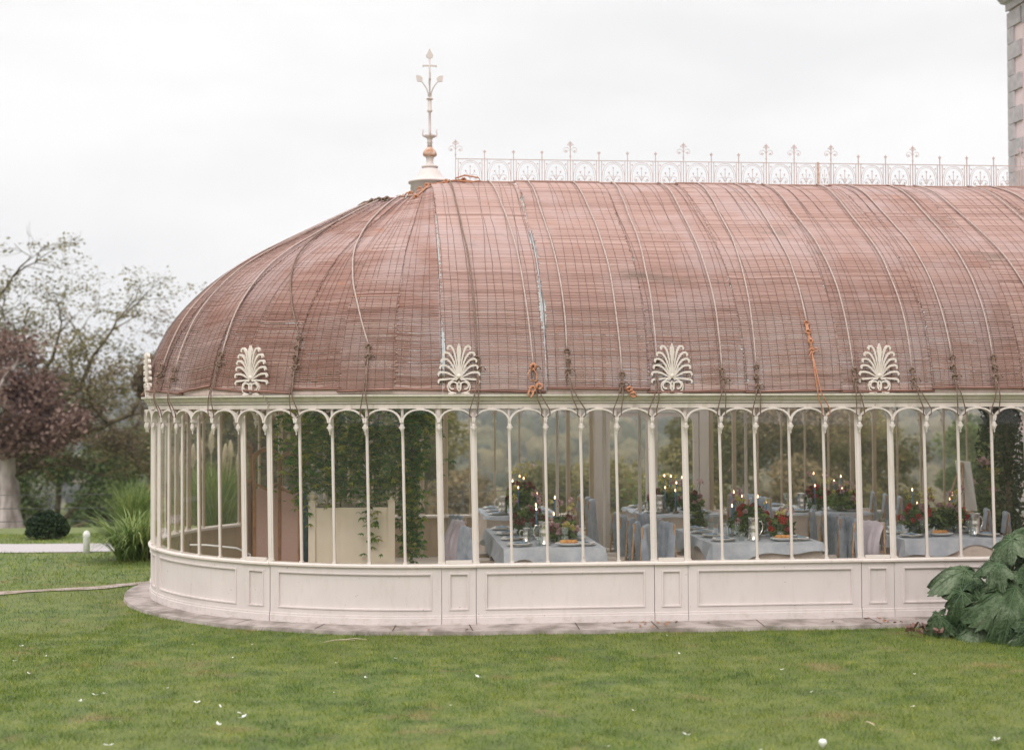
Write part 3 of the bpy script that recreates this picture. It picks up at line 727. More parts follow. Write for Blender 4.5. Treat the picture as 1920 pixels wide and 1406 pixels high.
# ------------------------------------------------------------------ reed blinds over the roof
PITCH = .0225
def blind(s0, s1, v0, v1, off, nseg, seed, label):
    rg = np.random.default_rng(seed)
    nsl = int((v1-v0)/PITCH); u = np.linspace(0, 1, nseg+1)
    tilt = rg.normal()*.012*(1 if s0 > 0 else 2.2); tone = rg.random()*.7 if s0 >= 0 else .75+.7*rg.random()
    if s0 >= 0 and s0 < .5: tone = -.3
    wob = np.cumsum(rg.normal(size=nsl)*.0012); wob -= np.linspace(wob[0], wob[-1], nsl)
    V = []; C = []
    ends0 = rg.normal(size=nsl)*.008+np.interp(np.arange(nsl), np.arange(0, nsl+20, 20), rg.normal(size=len(np.arange(0, nsl+20, 20)))*.012)
    ends1 = rg.normal(size=nsl)*.008+np.interp(np.arange(nsl), np.arange(0, nsl+20, 20), rg.normal(size=len(np.arange(0, nsl+20, 20)))*.012)
    vv = v0+(np.arange(nsl)+.5)*PITCH+wob
    wave = np.sin(np.linspace(0, 9, nsl)+rg.random()*6)*.003
    K = 4
    prof_o = [(-.42, -.007), (-.32, .004), (.06, .011), (.38, .000)]
    rc = rg.random(nsl); rc = .2+.6*rc if s0 >= 0 else rc; rc = np.where(rg.random(nsl) < .04, rc*.3, rc)
    lift = np.where(rg.random(nsl) < .04, .006, 0)
    S = (s0+ends0)[:, None]+((s1+ends1)-(s0+ends0))[:, None]*u[None, :]
    bow = np.sin(u*PI*rg.integers(1, 4)+rg.random()*3)*.006
    Vc = vv[:, None]+tilt*(u-.5)[None, :]*(1+.6*np.sin(np.arange(nsl)/25.))[:, None]+bow[None, :]+rg.normal(size=(nsl, nseg+1))*.0007
    O = off+lift[:, None]+wave[:, None]*np.sin(u*PI)[None, :]+rg.normal(size=(nsl, 1))*.0015
    cs = []
    rads = .9+.2*rg.random(nsl)
    for (dv, do) in prof_o:
        cs.append(roofP(S, np.clip(Vc+dv*PITCH, 0, LT), O+do*rads[:, None]))
    V = np.stack(cs, 2)                                  # nsl, nseg+1, K, 3
    F = []
    idx = np.arange(nsl*(nseg+1)*K).reshape(nsl, nseg+1, K)
    a = idx[:, :-1, :-1]; b = idx[:, 1:, :-1]; c = idx[:, 1:, 1:]; d = idx[:, :-1, 1:]
    F = np.stack([a, b, c, d], -1).reshape(-1, 4)
    V = V.reshape(-1, 3); nV0 = len(V)
    col = np.zeros((nV0, 4), np.float32)
    col[:, 0] = np.repeat(np.clip(rc, 0, 1), (nseg+1)*K); col[:, 1] = tone; col[:, 2] = np.tile(np.repeat(u, K), nsl); col[:, 3] = 1
    # binding strings running down the mat
    allV = [V]; allF = [F]; mi = [np.zeros(len(F), int)]; off0 = nV0
    width = abs(s1-s0); ns = max(3, int(round(width/.098)))
    nn = 60; vs_ = np.linspace(v0, v1, nn)
    for k in range(ns+1):
        uu_ = (k+.5*0)/ns; uu_ = min(.985, max(.015, uu_))
        sc = s0+(s1-s0)*uu_+np.cumsum(rg.normal(size=nn)*.002)+np.cumsum(np.cumsum(rg.normal(size=nn)*.00025))
        w = .0022
        L_ = roofP(sc-w, vs_, off+.0125); R_ = roofP(sc+w, vs_, off+.0125); T_ = roofP(sc, vs_, off+.0155)
        vv3 = np.stack([L_, T_, R_], 1).reshape(-1, 3); i = np.arange(nn-1)*3
        f = np.concatenate([np.stack([i, i+3, i+4, i+1], -1), np.stack([i+1, i+4, i+5, i+2], -1)])+off0
        allV.append(vv3); allF.append(f); mi.append(np.ones(len(f), int)); off0 += len(vv3)
    V = np.concatenate(allV); F = np.concatenate(allF); mi = np.concatenate(mi)
    colf = np.zeros((len(V), 4), np.float32); colf[:nV0] = col; colf[:, 3] = 1
    root = empty('reed_blind', label, 'blind', tuple(roofP(np.array((s0+s1)/2), np.array(v0+.01), off).tolist()), group='reed blinds covering the roof')
    me = np_mesh('matting', V, F, [M['reed'], M['string']], mi=mi)
    at = me.attributes.new('reed', 'FLOAT_COLOR', 'POINT'); at.data.foreach_set('color', colf.ravel())
    o = link('matting', me, root); iv = Matrix.Translation(root.location).inverted(); o.location = -root.location
    for (vq, mt, rad, u0_, u1_) in ((v0-.012, 'batten', .014, -.01, 1.0), (v1+.01, 'topbatten', .016, -.02, 1.01)):
        if vq > LT-.1: vq = LT-.1
        m = MB(); ua = np.linspace(u0_, u1_, nseg+1)
        pts = roofP(s0+(s1-s0)*ua, np.full(nseg+1, vq)+tilt*(ua-.5)*1.6, off+.018)
        m.tube([tuple(p) for p in pts], rad, 7); q = link('batten', m.mesh('batten', M[mt]), root); q.location = -root.location
    return root
bl = [0, 1.1, 2.2, 3.27, 4.32, 5.36, 6.38, 7.42, 8.45, 9.45, 10.38]
where = ['first on the straight roof, left of the bare glazing bar', 'second on the straight roof, redder, above a dark batten', 'third on the straight roof, left of the middle palmette', 'fourth along the straight roof, left of the orange rope', 'fifth along the straight roof, crossed by the orange rope', 'sixth on the straight roof, above the right palmette', 'seventh along the straight roof', 'eighth along the straight roof, above the big leaves', 'ninth along the straight roof, at the picture edge', 'last one before the house']
for i in range(len(bl)-1):
    lo = [.04, .06, .03, .03, .03, .06, .06, .05, .05, .05][i]
    hi = LT-.10-[.03, .01, .0, .02, .0, .03, .0, .02, 0, 0][i]
    blind(bl[i]+(.012 if i != 1 else .02), bl[i+1]-.006+(.03 if i != 0 else .004), lo, hi, .022+.012*(i % 2), 14, 100+i, 'weathered reed roof blind, '+where[i])
cb = [0.0, -.53, -1.08, -1.63, -2.2, -2.76, -3.28, -3.85, -4.45, -5.05, -5.65, -6.25, -6.85, -7.45]
for i in range(len(cb)-1):
    hi = LT-[.60, .66, .72, .78, .8, .85, .9, .95, .95, .95, .95, .95, .95][i]
    lo = [.06, .05, .07, .04, .07, .08, .05, .07, .06, .06, .06, .06, .06][i]
    nth = ['first', 'second', 'third', 'fourth', 'fifth', 'sixth', 'seventh', 'eighth', 'ninth', 'tenth', 'eleventh', 'twelfth', 'thirteenth'][i]
    blind(cb[i+1]-.015, cb[i]+.0+(.02 if i else -.01), lo, hi, .022+.014*(i % 2), 8, 300+i, 'narrow reed blind on the rounded roof end, %s left of the crown' % nth)

# ropes tied over the blinds
def knot(m, c, s, rg, mi=0):
    c = Vector(c)
    for k in range(3):
        a = rg.uniform(0, PI); pts = []
        for i in range(9):
            t = 2*PI*i/8; p = Vector((math.cos(t)*s, .35*s*math.sin(2*t), math.sin(t)*s*.8)); p.rotate(Matrix.Rotation(a, 3, 'Y') @ Matrix.Rotation(rg.uniform(-.6, .6), 3, 'X'))
            pts.append(c+p)
        m.tube(pts, s*.34, 5, mi)
def rope(stop, sbot, vtop, vk, color, label, knots=1, tailw=.05, extra=None, post=True, lower='rope'):
    rg = random.Random(int(stop*77+sbot*991)); n = 34
    v = np.linspace(vtop, vk, n); t = (vtop-v)/(vtop-vk)
    ease = t**1.15; s = stop+(sbot-stop)*ease
    wig = np.array([rg.gauss(0, .006) for _ in range(n)]); wig = np.convolve(wig, [.25, .5, .25], 'same'); wig = np.cumsum(wig)*.6; wig -= np.linspace(wig[0], wig[-1], n)
    P = roofP(s+wig, v, .062)
    root = empty('tie_rope', label, 'rope', tuple(float(q) for q in P[-1]), group='ropes tying down the roof blinds')
    m = MB(); m.tube([tuple(p) for p in P], .0095, 6)
    o = link('line', m.mesh('line', M[color]), root); o.location = -root.location
    m = MB(); kv = [vk-.015]
    for k in range(1, knots): kv.append(vk-.015-.11*k)
    pk = [Vector(roofP(np.array(sbot+rg.uniform(-.01, .01)), np.array(max(.05, q)), .075)) for q in kv]
    for q in pk: knot(m, q, .028, rg)
    if len(pk) > 1: m.tube([tuple(pk[0]), tuple(pk[-1]+Vector((.012, 0, 0)))], .011, 5); m.tube([tuple(pk[0]-Vector((.015, 0, 0))), tuple(pk[-1])], .008, 5)
    e = pk[-1]; m.tube([tuple(e), tuple(e+Vector((.05, -.02, .03))), tuple(e+Vector((.075, -.03, -.01)))], .008, 5)   # loose end
    m.tube([tuple(e), tuple(e+Vector((-.03, -.02, -.05))), tuple(e+Vector((-.02, -.03, -.1)))], .007, 5)
    o = link('knot', m.mesh('knot', M[lower]), root); o.location = -root.location
    m = MB(); sp = min((q_[0] for q_ in allposts), key=lambda a_: abs(a_-sbot-.03))+(lean_x(2.2) if sbot > -3.2 else 0)
    for sg in (-1, 1):
        md = (sbot+sp)/2; q = [e, Vector(P3(md*.6+sbot*.4+sg*tailw*.35, .175, 2.475)), Vector(P3(md+sg*tailw*.6, .17, 2.40)), Vector(P3(sp+sg*.042, .12, 2.28)), Vector(P3(sp+sg*.045, .11, 2.225)), Vector(P3(sp+sg*.02, .10, 2.205))]
        m.tube([tuple(p) for p in q], .0065, 6)
    o = link('tail', m.mesh('tail', M[lower]), root); o.location = -root.location
    return root
VR = LT-.1
def vz(z): return float(np.interp(z, _z, _v))
rl = [(.25, .37, 2.82, 'rope', 2, 'dark rope running down beside the left front palmette to a knot right of it'),
      (.76, .97, 2.72, 'palerope', 1, 'rope left of the bare glazing bar with a tangle of orange cord at its foot'),
      (1.28, 1.34, 2.9, 'palerope', 3, 'pale rope with a thick frayed knot, just right of the bare glazing bar'),
      (1.88, 1.92, 2.66, 'palerope', 2, 'rope midway between the first two front palmettes, tails spread in a V'),
      (2.40, 2.31, 2.80, 'palerope', 1, 'rope ending in a small hook beside the middle palmette'),
      (3.03, 3.02, 2.70, 'palerope', 2, 'first rope to the right of the middle palmette'),
      (3.55, 3.40, 2.74, 'palerope', 3, 'second rope to the right of the middle palmette with a chain of knots'),
      (4.44, 4.48, 2.70, 'palerope', 2, 'rope just left of the right palmette'),
      (5.19, 5.14, 2.70, 'palerope', 2, 'rope just right of the right palmette'),
      (5.6, 5.61, 2.84, 'palerope', 3, 'pale rope with a long knotted tail, second to the right of the right palmette'),
      (6.17, 6.08, 2.84, 'palerope', 3, 'pale rope with a heavy knot, third to the right of the right palmette'),
      (6.54, 6.75, 2.8, 'palerope', 2, 'rope reaching the gutter above the big green leaves'),
      (7.3, 7.35, 2.8, 'palerope', 2, 'rope crossing the roof at the right picture edge'),
      (7.6, 7.85, 2.8, 'palerope', 2, 'rope beside a dark slit in the blinds near the house')]
for (a, b, z, c, k, lb) in rl: rope(a+.0, b, VR, vz(z), c, lb, k)
rope(4.05, 4.03, VR, vz(3.2), 'palerope', 'rope finished with orange twisted cord left of the right palmette', 4, lower='orangerope')
for (a, b, vt, z, k, lb) in [(-2.0, -.79, LT-.75, 2.95, 2, 'rope with a pale looped knot, nearest left of the left front palmette'),
                         (-3.3, -1.6, LT-.95, 3.05, 4, 'dark rope with a long thick plait of knots on the rounded end'),
                         (-3.1, -2.64, LT-.8, 2.9, 2, 'rope crossing the rounded end left of the left palmette'),
                         (-3.9, -3.49, LT-.9, 2.75, 2, 'knotted rope near the far left eave of the rounded end'),
                         (-4.3, -3.9, LT-.9, 2.8, 2, 'outermost rope at the left edge of the rounded end')]:
    rope(a, b, vt, vz(z), 'rope' if k != 2 else 'palerope', lb, k, .035)
# orange cord tangles and the orange rope round the crown
m = MB(); rg = random.Random(5)
for c in ((.96, -.13, 2.74), (.95, -.16, 2.50), (1.02, -.16, 2.53)):
    knot(m, c, .035, rg); 
m.tube([(.95, -.13, 2.74), (.9, -.15, 2.66), (.92, -.16, 2.6), (.99, -.15, 2.58), (1.0, -.14, 2.66), (.96, -.13, 2.73)], .008, 5)
m.tube([(.93, -.17, 2.52), (.9, -.18, 2.45), (.93, -.19, 2.41), (.96, -.19, 2.47)], .012, 5)
tag(m.build('cord_tangle', M['orangerope']), 'bright orange cord tangle hanging over the gutter left of the pale knot', 'cord', 'orange cord tangles')
m = MB()
for c in ((1.99, -.17, 2.5), (2.03, -.18, 2.44)): knot(m, c, .03, rg)
m.tube([(2.0, -.17, 2.5), (2.04, -.18, 2.47), (2.07, -.19, 2.42)], .008, 5)
tag(m.build('cord_tangle', M['orangerope']), 'faded orange cord tangle on the gutter left of the middle palmette', 'cord', 'orange cord tangles')
m = MB(); pts = []
for i in range(26):
    t = i/25; s = .55-2.9*t; pts.append(Vector(roofP(np.array(s), np.array(LT-.18-.38*smooth01(t*1.6)-.06*math.sin(t*9)), .05+.02*math.sin(t*25))))
m.tube([tuple(p) for p in pts], .012, 6); 
p0 = pts[2]; m.tube([tuple(p0+Vector(q)) for q in ((0, -.02, .02), (.12, -.03, .06), (.3, -.05, .03), (.33, -.06, -.01), (.2, -.05, -.03), (.02, -.03, -.01))], .011, 6)
for i in (1, 3, 9, 14, 19): knot(m, pts[i], .03, rg)
q0 = pts[6]; m.tube([tuple(q0), tuple(Vector(roofP(np.array(-.5), np.array(LT-.75), .06))), tuple(Vector(roofP(np.array(-.75), np.array(LT-1.0), .06)))], .011, 6)
knot(m, Vector(roofP(np.array(-.75), np.array(LT-1.02), .06)), .03, rg)
tag(m.build('crown_rope', M['orangerope']), 'orange brown rope wound and looped round the crown of the rounded roof below the finial', 'rope')
m = MB()
for i in range(14):
    t = i/13; s = -2.6-4.2*t*.8; c = Vector(roofP(np.array(s), np.array(LT-.86-.1*t), .05)); knot(m, c, .025+rg.random()*.02, rg)
    d = Vector(roofP(np.array(s-.28), np.array(LT-.86-.1*(t+.07)), .06)); m.tube([tuple(c), tuple((c+d)/2+Vector((0, 0, .02))), tuple(d)], .012, 5)
tag(m.build('crown_rope', M['rope']), 'dark knotted rope bunched along the top ends of the narrow blinds', 'rope')
# fine gutter lights
sl_ = empty('string_lights', 'string of tiny warm lights laid along the gutter under the blinds', 'lights', (0, -.07, 2.46))
cab = MB(); cab.tube([(x, 0, .004+.002*math.sin(x*9)) for x in np.linspace(.7, 7.2, 60)], .003, 4); link('cable', cab.mesh('cable', M['rope']), sl_)
bm_ = MB(); bm_.ball((0, 0, 0), .0065, 6); bme = bm_.mesh('bulb', M['bulb'])
for (a, b) in ((.55, 1.08), (1.24, 1.9), (-.02, .1), (4.25, 4.6), (5.35, 5.62)):
    x = a
    while x < b: link('bulb', bme, sl_, (x, -.01, .014)); x += .034
# bare glazing bars showing between blinds
for (s, v0, v1, lb) in ((1.108, .02, LT-1.6, 'white'),):
    m = MB(); v = np.linspace(v0, v1, 30); P = roofP(np.full(30, s)+np.linspace(0, -.05, 30)*0, v, .026); m.tube([tuple(p) for p in P], .0075, 6)
    cpart('glazing_bar', m, M['greybar'])
for s in (-.53, -.02, -2.76):
    m = MB(); v = np.linspace(.02, 1.5, 16); P = roofP(np.full(16, s), v, .012); m.tube([tuple(p) for p in P], .012, 6); cpart('glazing_bar', m, M['greybar'])

# ------------------------------------------------------------------ ground
def gz(x, y):
    """height of the land"""
    x = np.asarray(x, float); y = np.asarray(y, float)
    d = np.hypot(x*.35, np.maximum(y, 0))
    z = np.interp(d, [0, 12, 20, 35, 80, 150, 280, 420, 650, 1200, 1900, 2600, 3800, 6000], [-.05, -.05, -.5, -1.8, -9, -20, -30, -29, -22, -5, 10, 28, 36, 30])
    z = z+np.where(d > 300, (d-300)/2300*9*np.sin(x/410+d/600)+(d-300)/2300*5*np.sin(x/170+1.3), 0)
    z = z+np.where(d > 1800, np.clip((d-1800)/900, 0, 1)*(12*np.sin(x/390+2.0)+6*np.sin(x/150)), 0)
    return z
xs = np.concatenate([-np.geomspace(4200, 14, 40), np.linspace(-12, 14, 27), np.geomspace(16, 4200, 40)])
ys = np.concatenate([[-2500, -600, -150, -60, -30, -20], np.linspace(-15, 14, 30), np.geomspace(15.5, 4300, 75)])
X_, Y_ = np.meshgrid(xs, ys, indexing='ij'); V = np.stack([X_, Y_, gz(X_, Y_)], -1).reshape(-1, 3); F = grid_faces(len(xs), len(ys))
cy = V[F].mean(1)[:, 1]; mi = (cy > 60).astype(int)
g = link('ground', np_mesh('ground', V, F, [M['lawn'], M['valley']], mi=mi, smooth=True)); tag(g, kind='structure')
m = MB(); sweep(m, XR, SBACK-XR, [(-.2, -.12), (-.2, .0), (.34, -.012), (.36, -.12)], ds=.2)
m2 = MB(); sl_s = np.linspace(XR, -2.5, 60)
vs = []; rg = random.Random(3)
for s in sl_s:
    w = .36+.11*float(smooth01((s+1.5)/3.5)); w += .02*math.sin(s*5)+rg.uniform(-.012, .012)
    vs += [P3(s, .03, .0035), P3(s, w, -.008), P3(s, w+.012, -.1)]
fs = []
for i in range(len(sl_s)-1):
    for k in range(2): fs.append((i*3+k, i*3+3+k, i*3+4+k, i*3+1+k))
m.add(vs, fs); tag(m.build('stone_plinth', M['stone']), kind='structure')
m = MB(); s_ = 7.3      # dark joints between the slabs
while s_ > -5.4:
    w = .355+.11*float(smooth01((s_+1.5)/3.5)); d_ = rg.uniform(-.02, .02); sl4 = [P3(s_, .04, .0062), P3(s_+.012, .04, .0062), P3(s_+.012+d_, w-.01, -.0045), P3(s_+d_, w-.01, -.0045)]
    m.add(sl4, [(0, 1, 2, 3)]); s_ -= rg.uniform(.75, 1.25)
tag(m.build('slab_joints', M['soil']), kind='structure')
fl = MB(); ff = []
for i in range(41):
    t = PI*i/40; ff.append((-(R-.06)*math.sin(t), R-(R-.06)*math.cos(t), .006))
ff += [(XR, 2*R-.06, .006), (XR, .06, .006)]
fl.add(ff, [tuple(range(len(ff)-1, -1, -1))]); tag(fl.build('conservatory_floor', M['floor']), kind='structure')
def strip(name, pts, w, z, mat, wn=0.0):
    m = MB(); rg = random.Random(9); vs = []; n = len(pts)
    P = [Vector(p) for p in pts]
    dense = []
    for i in range(n-1):
        k = max(2, int((P[i+1]-P[i]).length/.25))
        dense += [P[i].lerp(P[i+1], j/k) for j in range(k)]
    dense.append(P[-1]); P = dense; n = len(P)
    for i in range(n):
        t = (P[min(i+1, n-1)]-P[max(i-1, 0)]).normalized(); nn = Vector((-t.y, t.x)); wi = w/2
        a = P[i]+nn*(wi+rg.uniform(-wn, wn)); b = P[i]-nn*(wi+rg.uniform(-wn, wn))
        vs += [(a.x, a.y, float(gz(a.x, a.y))+z), (b.x, b.y, float(gz(b.x, b.y))+z)]
    m.add(vs, [(2*i, 2*i+1, 2*i+3, 2*i+2) for i in range(n-1)]); return tag(m.build(name, mat), kind='structure')
strip('gravel_drive', [(-30, 10.4), (-12, 10.2), (-6, 9.65), (-2, 9.75), (3, 10.6), (9, 12.)], 1.5, .012, M['gravel'], .03)
strip('garden_path', [(-9, 2.4), (-6.6, 3.1), (-5.5, 3.62), (-4.6, 4.0), (-4.05, 4.25), (-3.8, 4.6)], .30, .012, M['earth'], .09)

# grass blades, blade by blade
def grass():
    rg = np.random.default_rng(11); Vs = []; Ls = []
    for (x0, x1, y0, y1, dens, h, w) in ((-4.6, 6.2, -7.2, .2, 4400, .034, .0046), (-3.6, .1, .2, 2.2, 3500, .034, .0046), (-8.5, -3.2, -4, 4.6, 1500, .036, .006), (-11, -3.6, 4.4, 14, 600, .05, .010), (6.2, 11, -7, 0, 500, .04, .007), (-12, -4.6, -7.2, -4, 1500, .038, .006)):
        n = int((x1-x0)*(y1-y0)*dens); x = rg.uniform(x0, x1, n); y = rg.uniform(y0, y1, n)
        # clear of building and stone
        r = np.hypot(x, y-R); w0 = .36+.11*smooth01((x+1.5)/3.5)+.02*np.sin(x*5)
        ins = ((x >= 0) & (y > -w0+.02)) | ((x < 0) & (r < R+w0-.01))
        dr = (np.abs(y-(9.65+np.where(x < -6, (-6-x)*.09, (x+6)*.02))) < .76)
        px = np.interp(x, [-9, -6.6, -5.5, -4.6, -4.05, -3.8], [2.4, 3.1, 3.62, 4.0, 4.25, 4.6]); pa = (np.abs(y-px) < .08+.05*np.sin(x*9)) & (x < -3.8) & (x > -9)
        keep = ~(ins | dr | pa)
        cl = np.sin(x*7.1+np.sin(y*5.3)*2)*np.sin(y*8.7+np.sin(x*4.1)*2)
        keep &= rg.random(n) < .78+.22*cl
        x, y, cl = x[keep], y[keep], cl[keep]; n = len(x)
        near = np.where(x >= 0, -w0[keep]-y, np.hypot(x, y-R)-R-w0[keep])
        hh = h*(.45+.85*rg.random(n)**1.6)*(1+.28*cl)*(1+.7*np.exp(-np.maximum(near, 0)/.12)*rg.random(n))
        a = rg.uniform(0, 2*PI, n); ca, sa = np.cos(a), np.sin(a); ln = rg.normal(size=(n, 2))*.55
        z = gz(x, y)-.004; ww = w*(.7+.6*rg.random(n))
        p0 = np.stack([x-ca*ww/2, y-sa*ww/2, z], -1); p1 = np.stack([x+ca*ww/2, y+sa*ww/2, z], -1)
        p2 = np.stack([x+ln[:, 0]*hh, y+ln[:, 1]*hh, z+hh], -1)
        Vs.append(np.stack([p0, p1, p2], 1).reshape(-1, 3)); lv = rg.random(n); Ls.append(np.repeat(lv, 3))
    V = np.concatenate(Vs); return np_mesh('grass', V, np.arange(len(V)).reshape(-1, 3), M['blade'], np.concatenate(Ls))
tag(link('grass', grass()), 'short mown green lawn grass with dry brown patches', 'grass', kind='stuff')

# white blossoms fallen on the lawn
def blossom(k):
    m = MB(); rg = random.Random(k)
    for i in range(3+k % 3):
        a = rg.uniform(0, 2*PI); l = rg.uniform(.018, .032); w = l*.42; u = rg.uniform(.2, 1.1); ca, sa = math.cos(a), math.sin(a)
        def q(t, s, h): return (t*l*ca-s*w*sa, t*l*sa+s*w*ca, h)
        m.add([q(0, 0, 0), q(.5, .7, l*.35*u), q(1, .2, l*.7*u), q(1, -.2, l*.75*u), q(.5, -.7, l*.4*u)], [(0, 1, 2, 3, 4)])
    return m.mesh('petals', M['petal'])
bms = [blossom(k) for k in range(5)]
fpos = [(-0.8, -2.78, 1.1), (0.18, -2.86, 1.1), (-4.19, -0.72, .8), (-4.05, -1.57, .8), (-1.93, -0.88, .6), (-2.05, -1.65, .8), (-2.93, -3.24, 1), (-3.05, -3.52, .9), (-2.12, -3.69, 1.2), (-1.91, -3.88, .9), (-1.73, -4.13, 1.2), (-1.71, -4.28, 1.2), (-1.86, -4.52, 1.1), (-2.55, -5.08, 1.2), (-0.53, -1.85, .9), (1.27, -4.36, .8), (1.5, -5.2, .9), (3.61, -5.6, 1.3), (3.45, -4.45, .8), (2.88, -2.81, .7), (2.15, -1.9, .9), (-0.12, -4.01, .6), (-1.07, -2.02, .5), (-2.44, -3.05, .5), (2.26, -0.83, .6), (0.88, -5.49, .8), (-3.82, -1.34, .5), (-3.76, -2.25, .7), (-1.27, -0.8, .5), (-2.21, -4.36, .4), (-2.61, -4.31, .4), (-2.99, -3.28, .9), (3.97, -3.14, .6), (-2.52, -0.81, .5), (2.84, -3.81, .5), (-1.05, -3.4, .4), (.6, -1.5, .4), (1.9, -5.7, .4)]
for i, (x, y, s) in enumerate(fpos):
    t = empty('white_blossom', 'small white blossom fallen on the short green lawn', 'petal', (x, y, -.028), (0, 0, i*1.7), 'white blossoms scattered over the lawn')
    t.scale = (s*1.1, s*1.1, s*1.1); link('petals', bms[i % 5], t)
m = MB(); m.lathe([(.012, 0), (.014, .015), (.028, .03), (.03, .042), (.022, .056), (.0001, .062)], 12); tag(m.build('mushroom', M['petal'], None, (2.37, -5.59, -.05)), 'round white mushroom cap in the lawn at the bottom of the picture', 'mushroom')
m = MB(); m.add([(0, 0, 0), (.02, .03, .012), (.018, .09, .02), (0, .12, .006), (-.018, .07, .02), (-.016, .03, .015)], [(0, 1, 2, 3, 4, 5)]); tag(m.build('fallen_leaf', M['cane'], None, (2.93, -5.06, -.03), (0, .1, .5)), 'pale dry leaf lying on the lawn in the lower right', 'leaf', 'dry leaves on the lawn')
for i, (x, y, a) in enumerate([(-1.05, -.73, 1.4), (-.93, -.69, 1.2), (-1.12, -.76, 1.7)]):
    m = MB(); m.tube([(-.12, 0, 0), (0, .01, .012), (.13, 0, 0)], .004, 5)
    tag(m.build('dry_stalk', M['cane'], None, (x, y, -.03), (0, 0, a-1.3)), 'pale straw stalk lying on the lawn in front of the left curved wall', 'stalk', 'straw stalks on the lawn')
# dead leaves on the plinth
me_dl = []
for k in range(3):
    rg = random.Random(k+40); m = MB(); pts = [(.022*math.cos(a)*(1+.3*rg.random()), .013*math.sin(a)*(1+.3*rg.random()), .006*rg.random()) for a in np.linspace(0, 2*PI, 8)[:-1]]; m.add(pts, [tuple(range(7))]); me_dl.append(m.mesh('fallen_leaf', M['darkwood']))
rg = random.Random(77)
for i in range(34):
    x = rg.choice([rg.gauss(2.25, .16), rg.gauss(2.2, .25), rg.uniform(-.9, 4.9), rg.gauss(4.75, .2)]); d = rg.uniform(.06, .45)
    o = link('fallen_leaf', me_dl[i % 3], None, (x, -d if x > 0 else path(x, d)[1], .006), (rg.uniform(-.5, .5), rg.uniform(-.5, .5), rg.uniform(0, 6)))
    tag(o, 'small dead brown leaf on the stone edge at the foot of the wall', 'leaf', 'dead leaves on the stone edge')

# ------------------------------------------------------------------ the house at the right
hs = empty('manor_house', 'tall pink plastered house corner with grey alternating quoin stones and moulded cornice', 'house', (10.47, 9, 0))
m = MB(); m.box(.0, -13, -.3, 9, 0, 9.76)
link('wall', m.mesh('wall', M['plaster']), hs)
z = -.3; k = 0; qz = 9.27
while qz > -.2:
    m = MB(); h = .285; ln = (.50, .22)[k % 2]
    m.box(-.035, -ln, qz-h, ln*.9, .03, qz-.012); link('quoin', m.mesh('quoin', M['quoin']), hs); qz -= h; k += 1
m = MB()
cp_ = [(0, 9.30), (.05, 9.30), (.05, 9.42), (.11, 9.45), (.16, 9.55), (.27, 9.60), (.34, 9.62), (.34, 9.74), (0, 9.78)]
m.add([(-o, .0+o, z_) for o, z_ in cp_]+[(-o, -13, z_) for o, z_ in cp_], [tuple(range(9)), tuple(range(17, 8, -1))]+[(i, 9+i, 9+(i+1) % 9, (i+1) % 9) for i in range(9)])
link('cornice', m.mesh('cornice', M['quoin']), hs)
m = MB(); m.box(-.012, -.86, 8.95, .02, -.52, 9.29); m.box(-.02, -13, 9.05, .02, -.52, 9.28); link('frieze', m.mesh('frieze', M['quoin']), hs)
m = MB(); m.add([(-.34, .34, 9.76), (9, .34, 9.76), (9, -13, 9.76), (-.34, -13, 9.76), (4, -4, 12), (4, -9, 12)], [(0, 1, 4), (1, 2, 5, 4), (2, 3, 5), (3, 0, 4, 5)]); link('roof', m.mesh('roof', M['quoin']), hs)

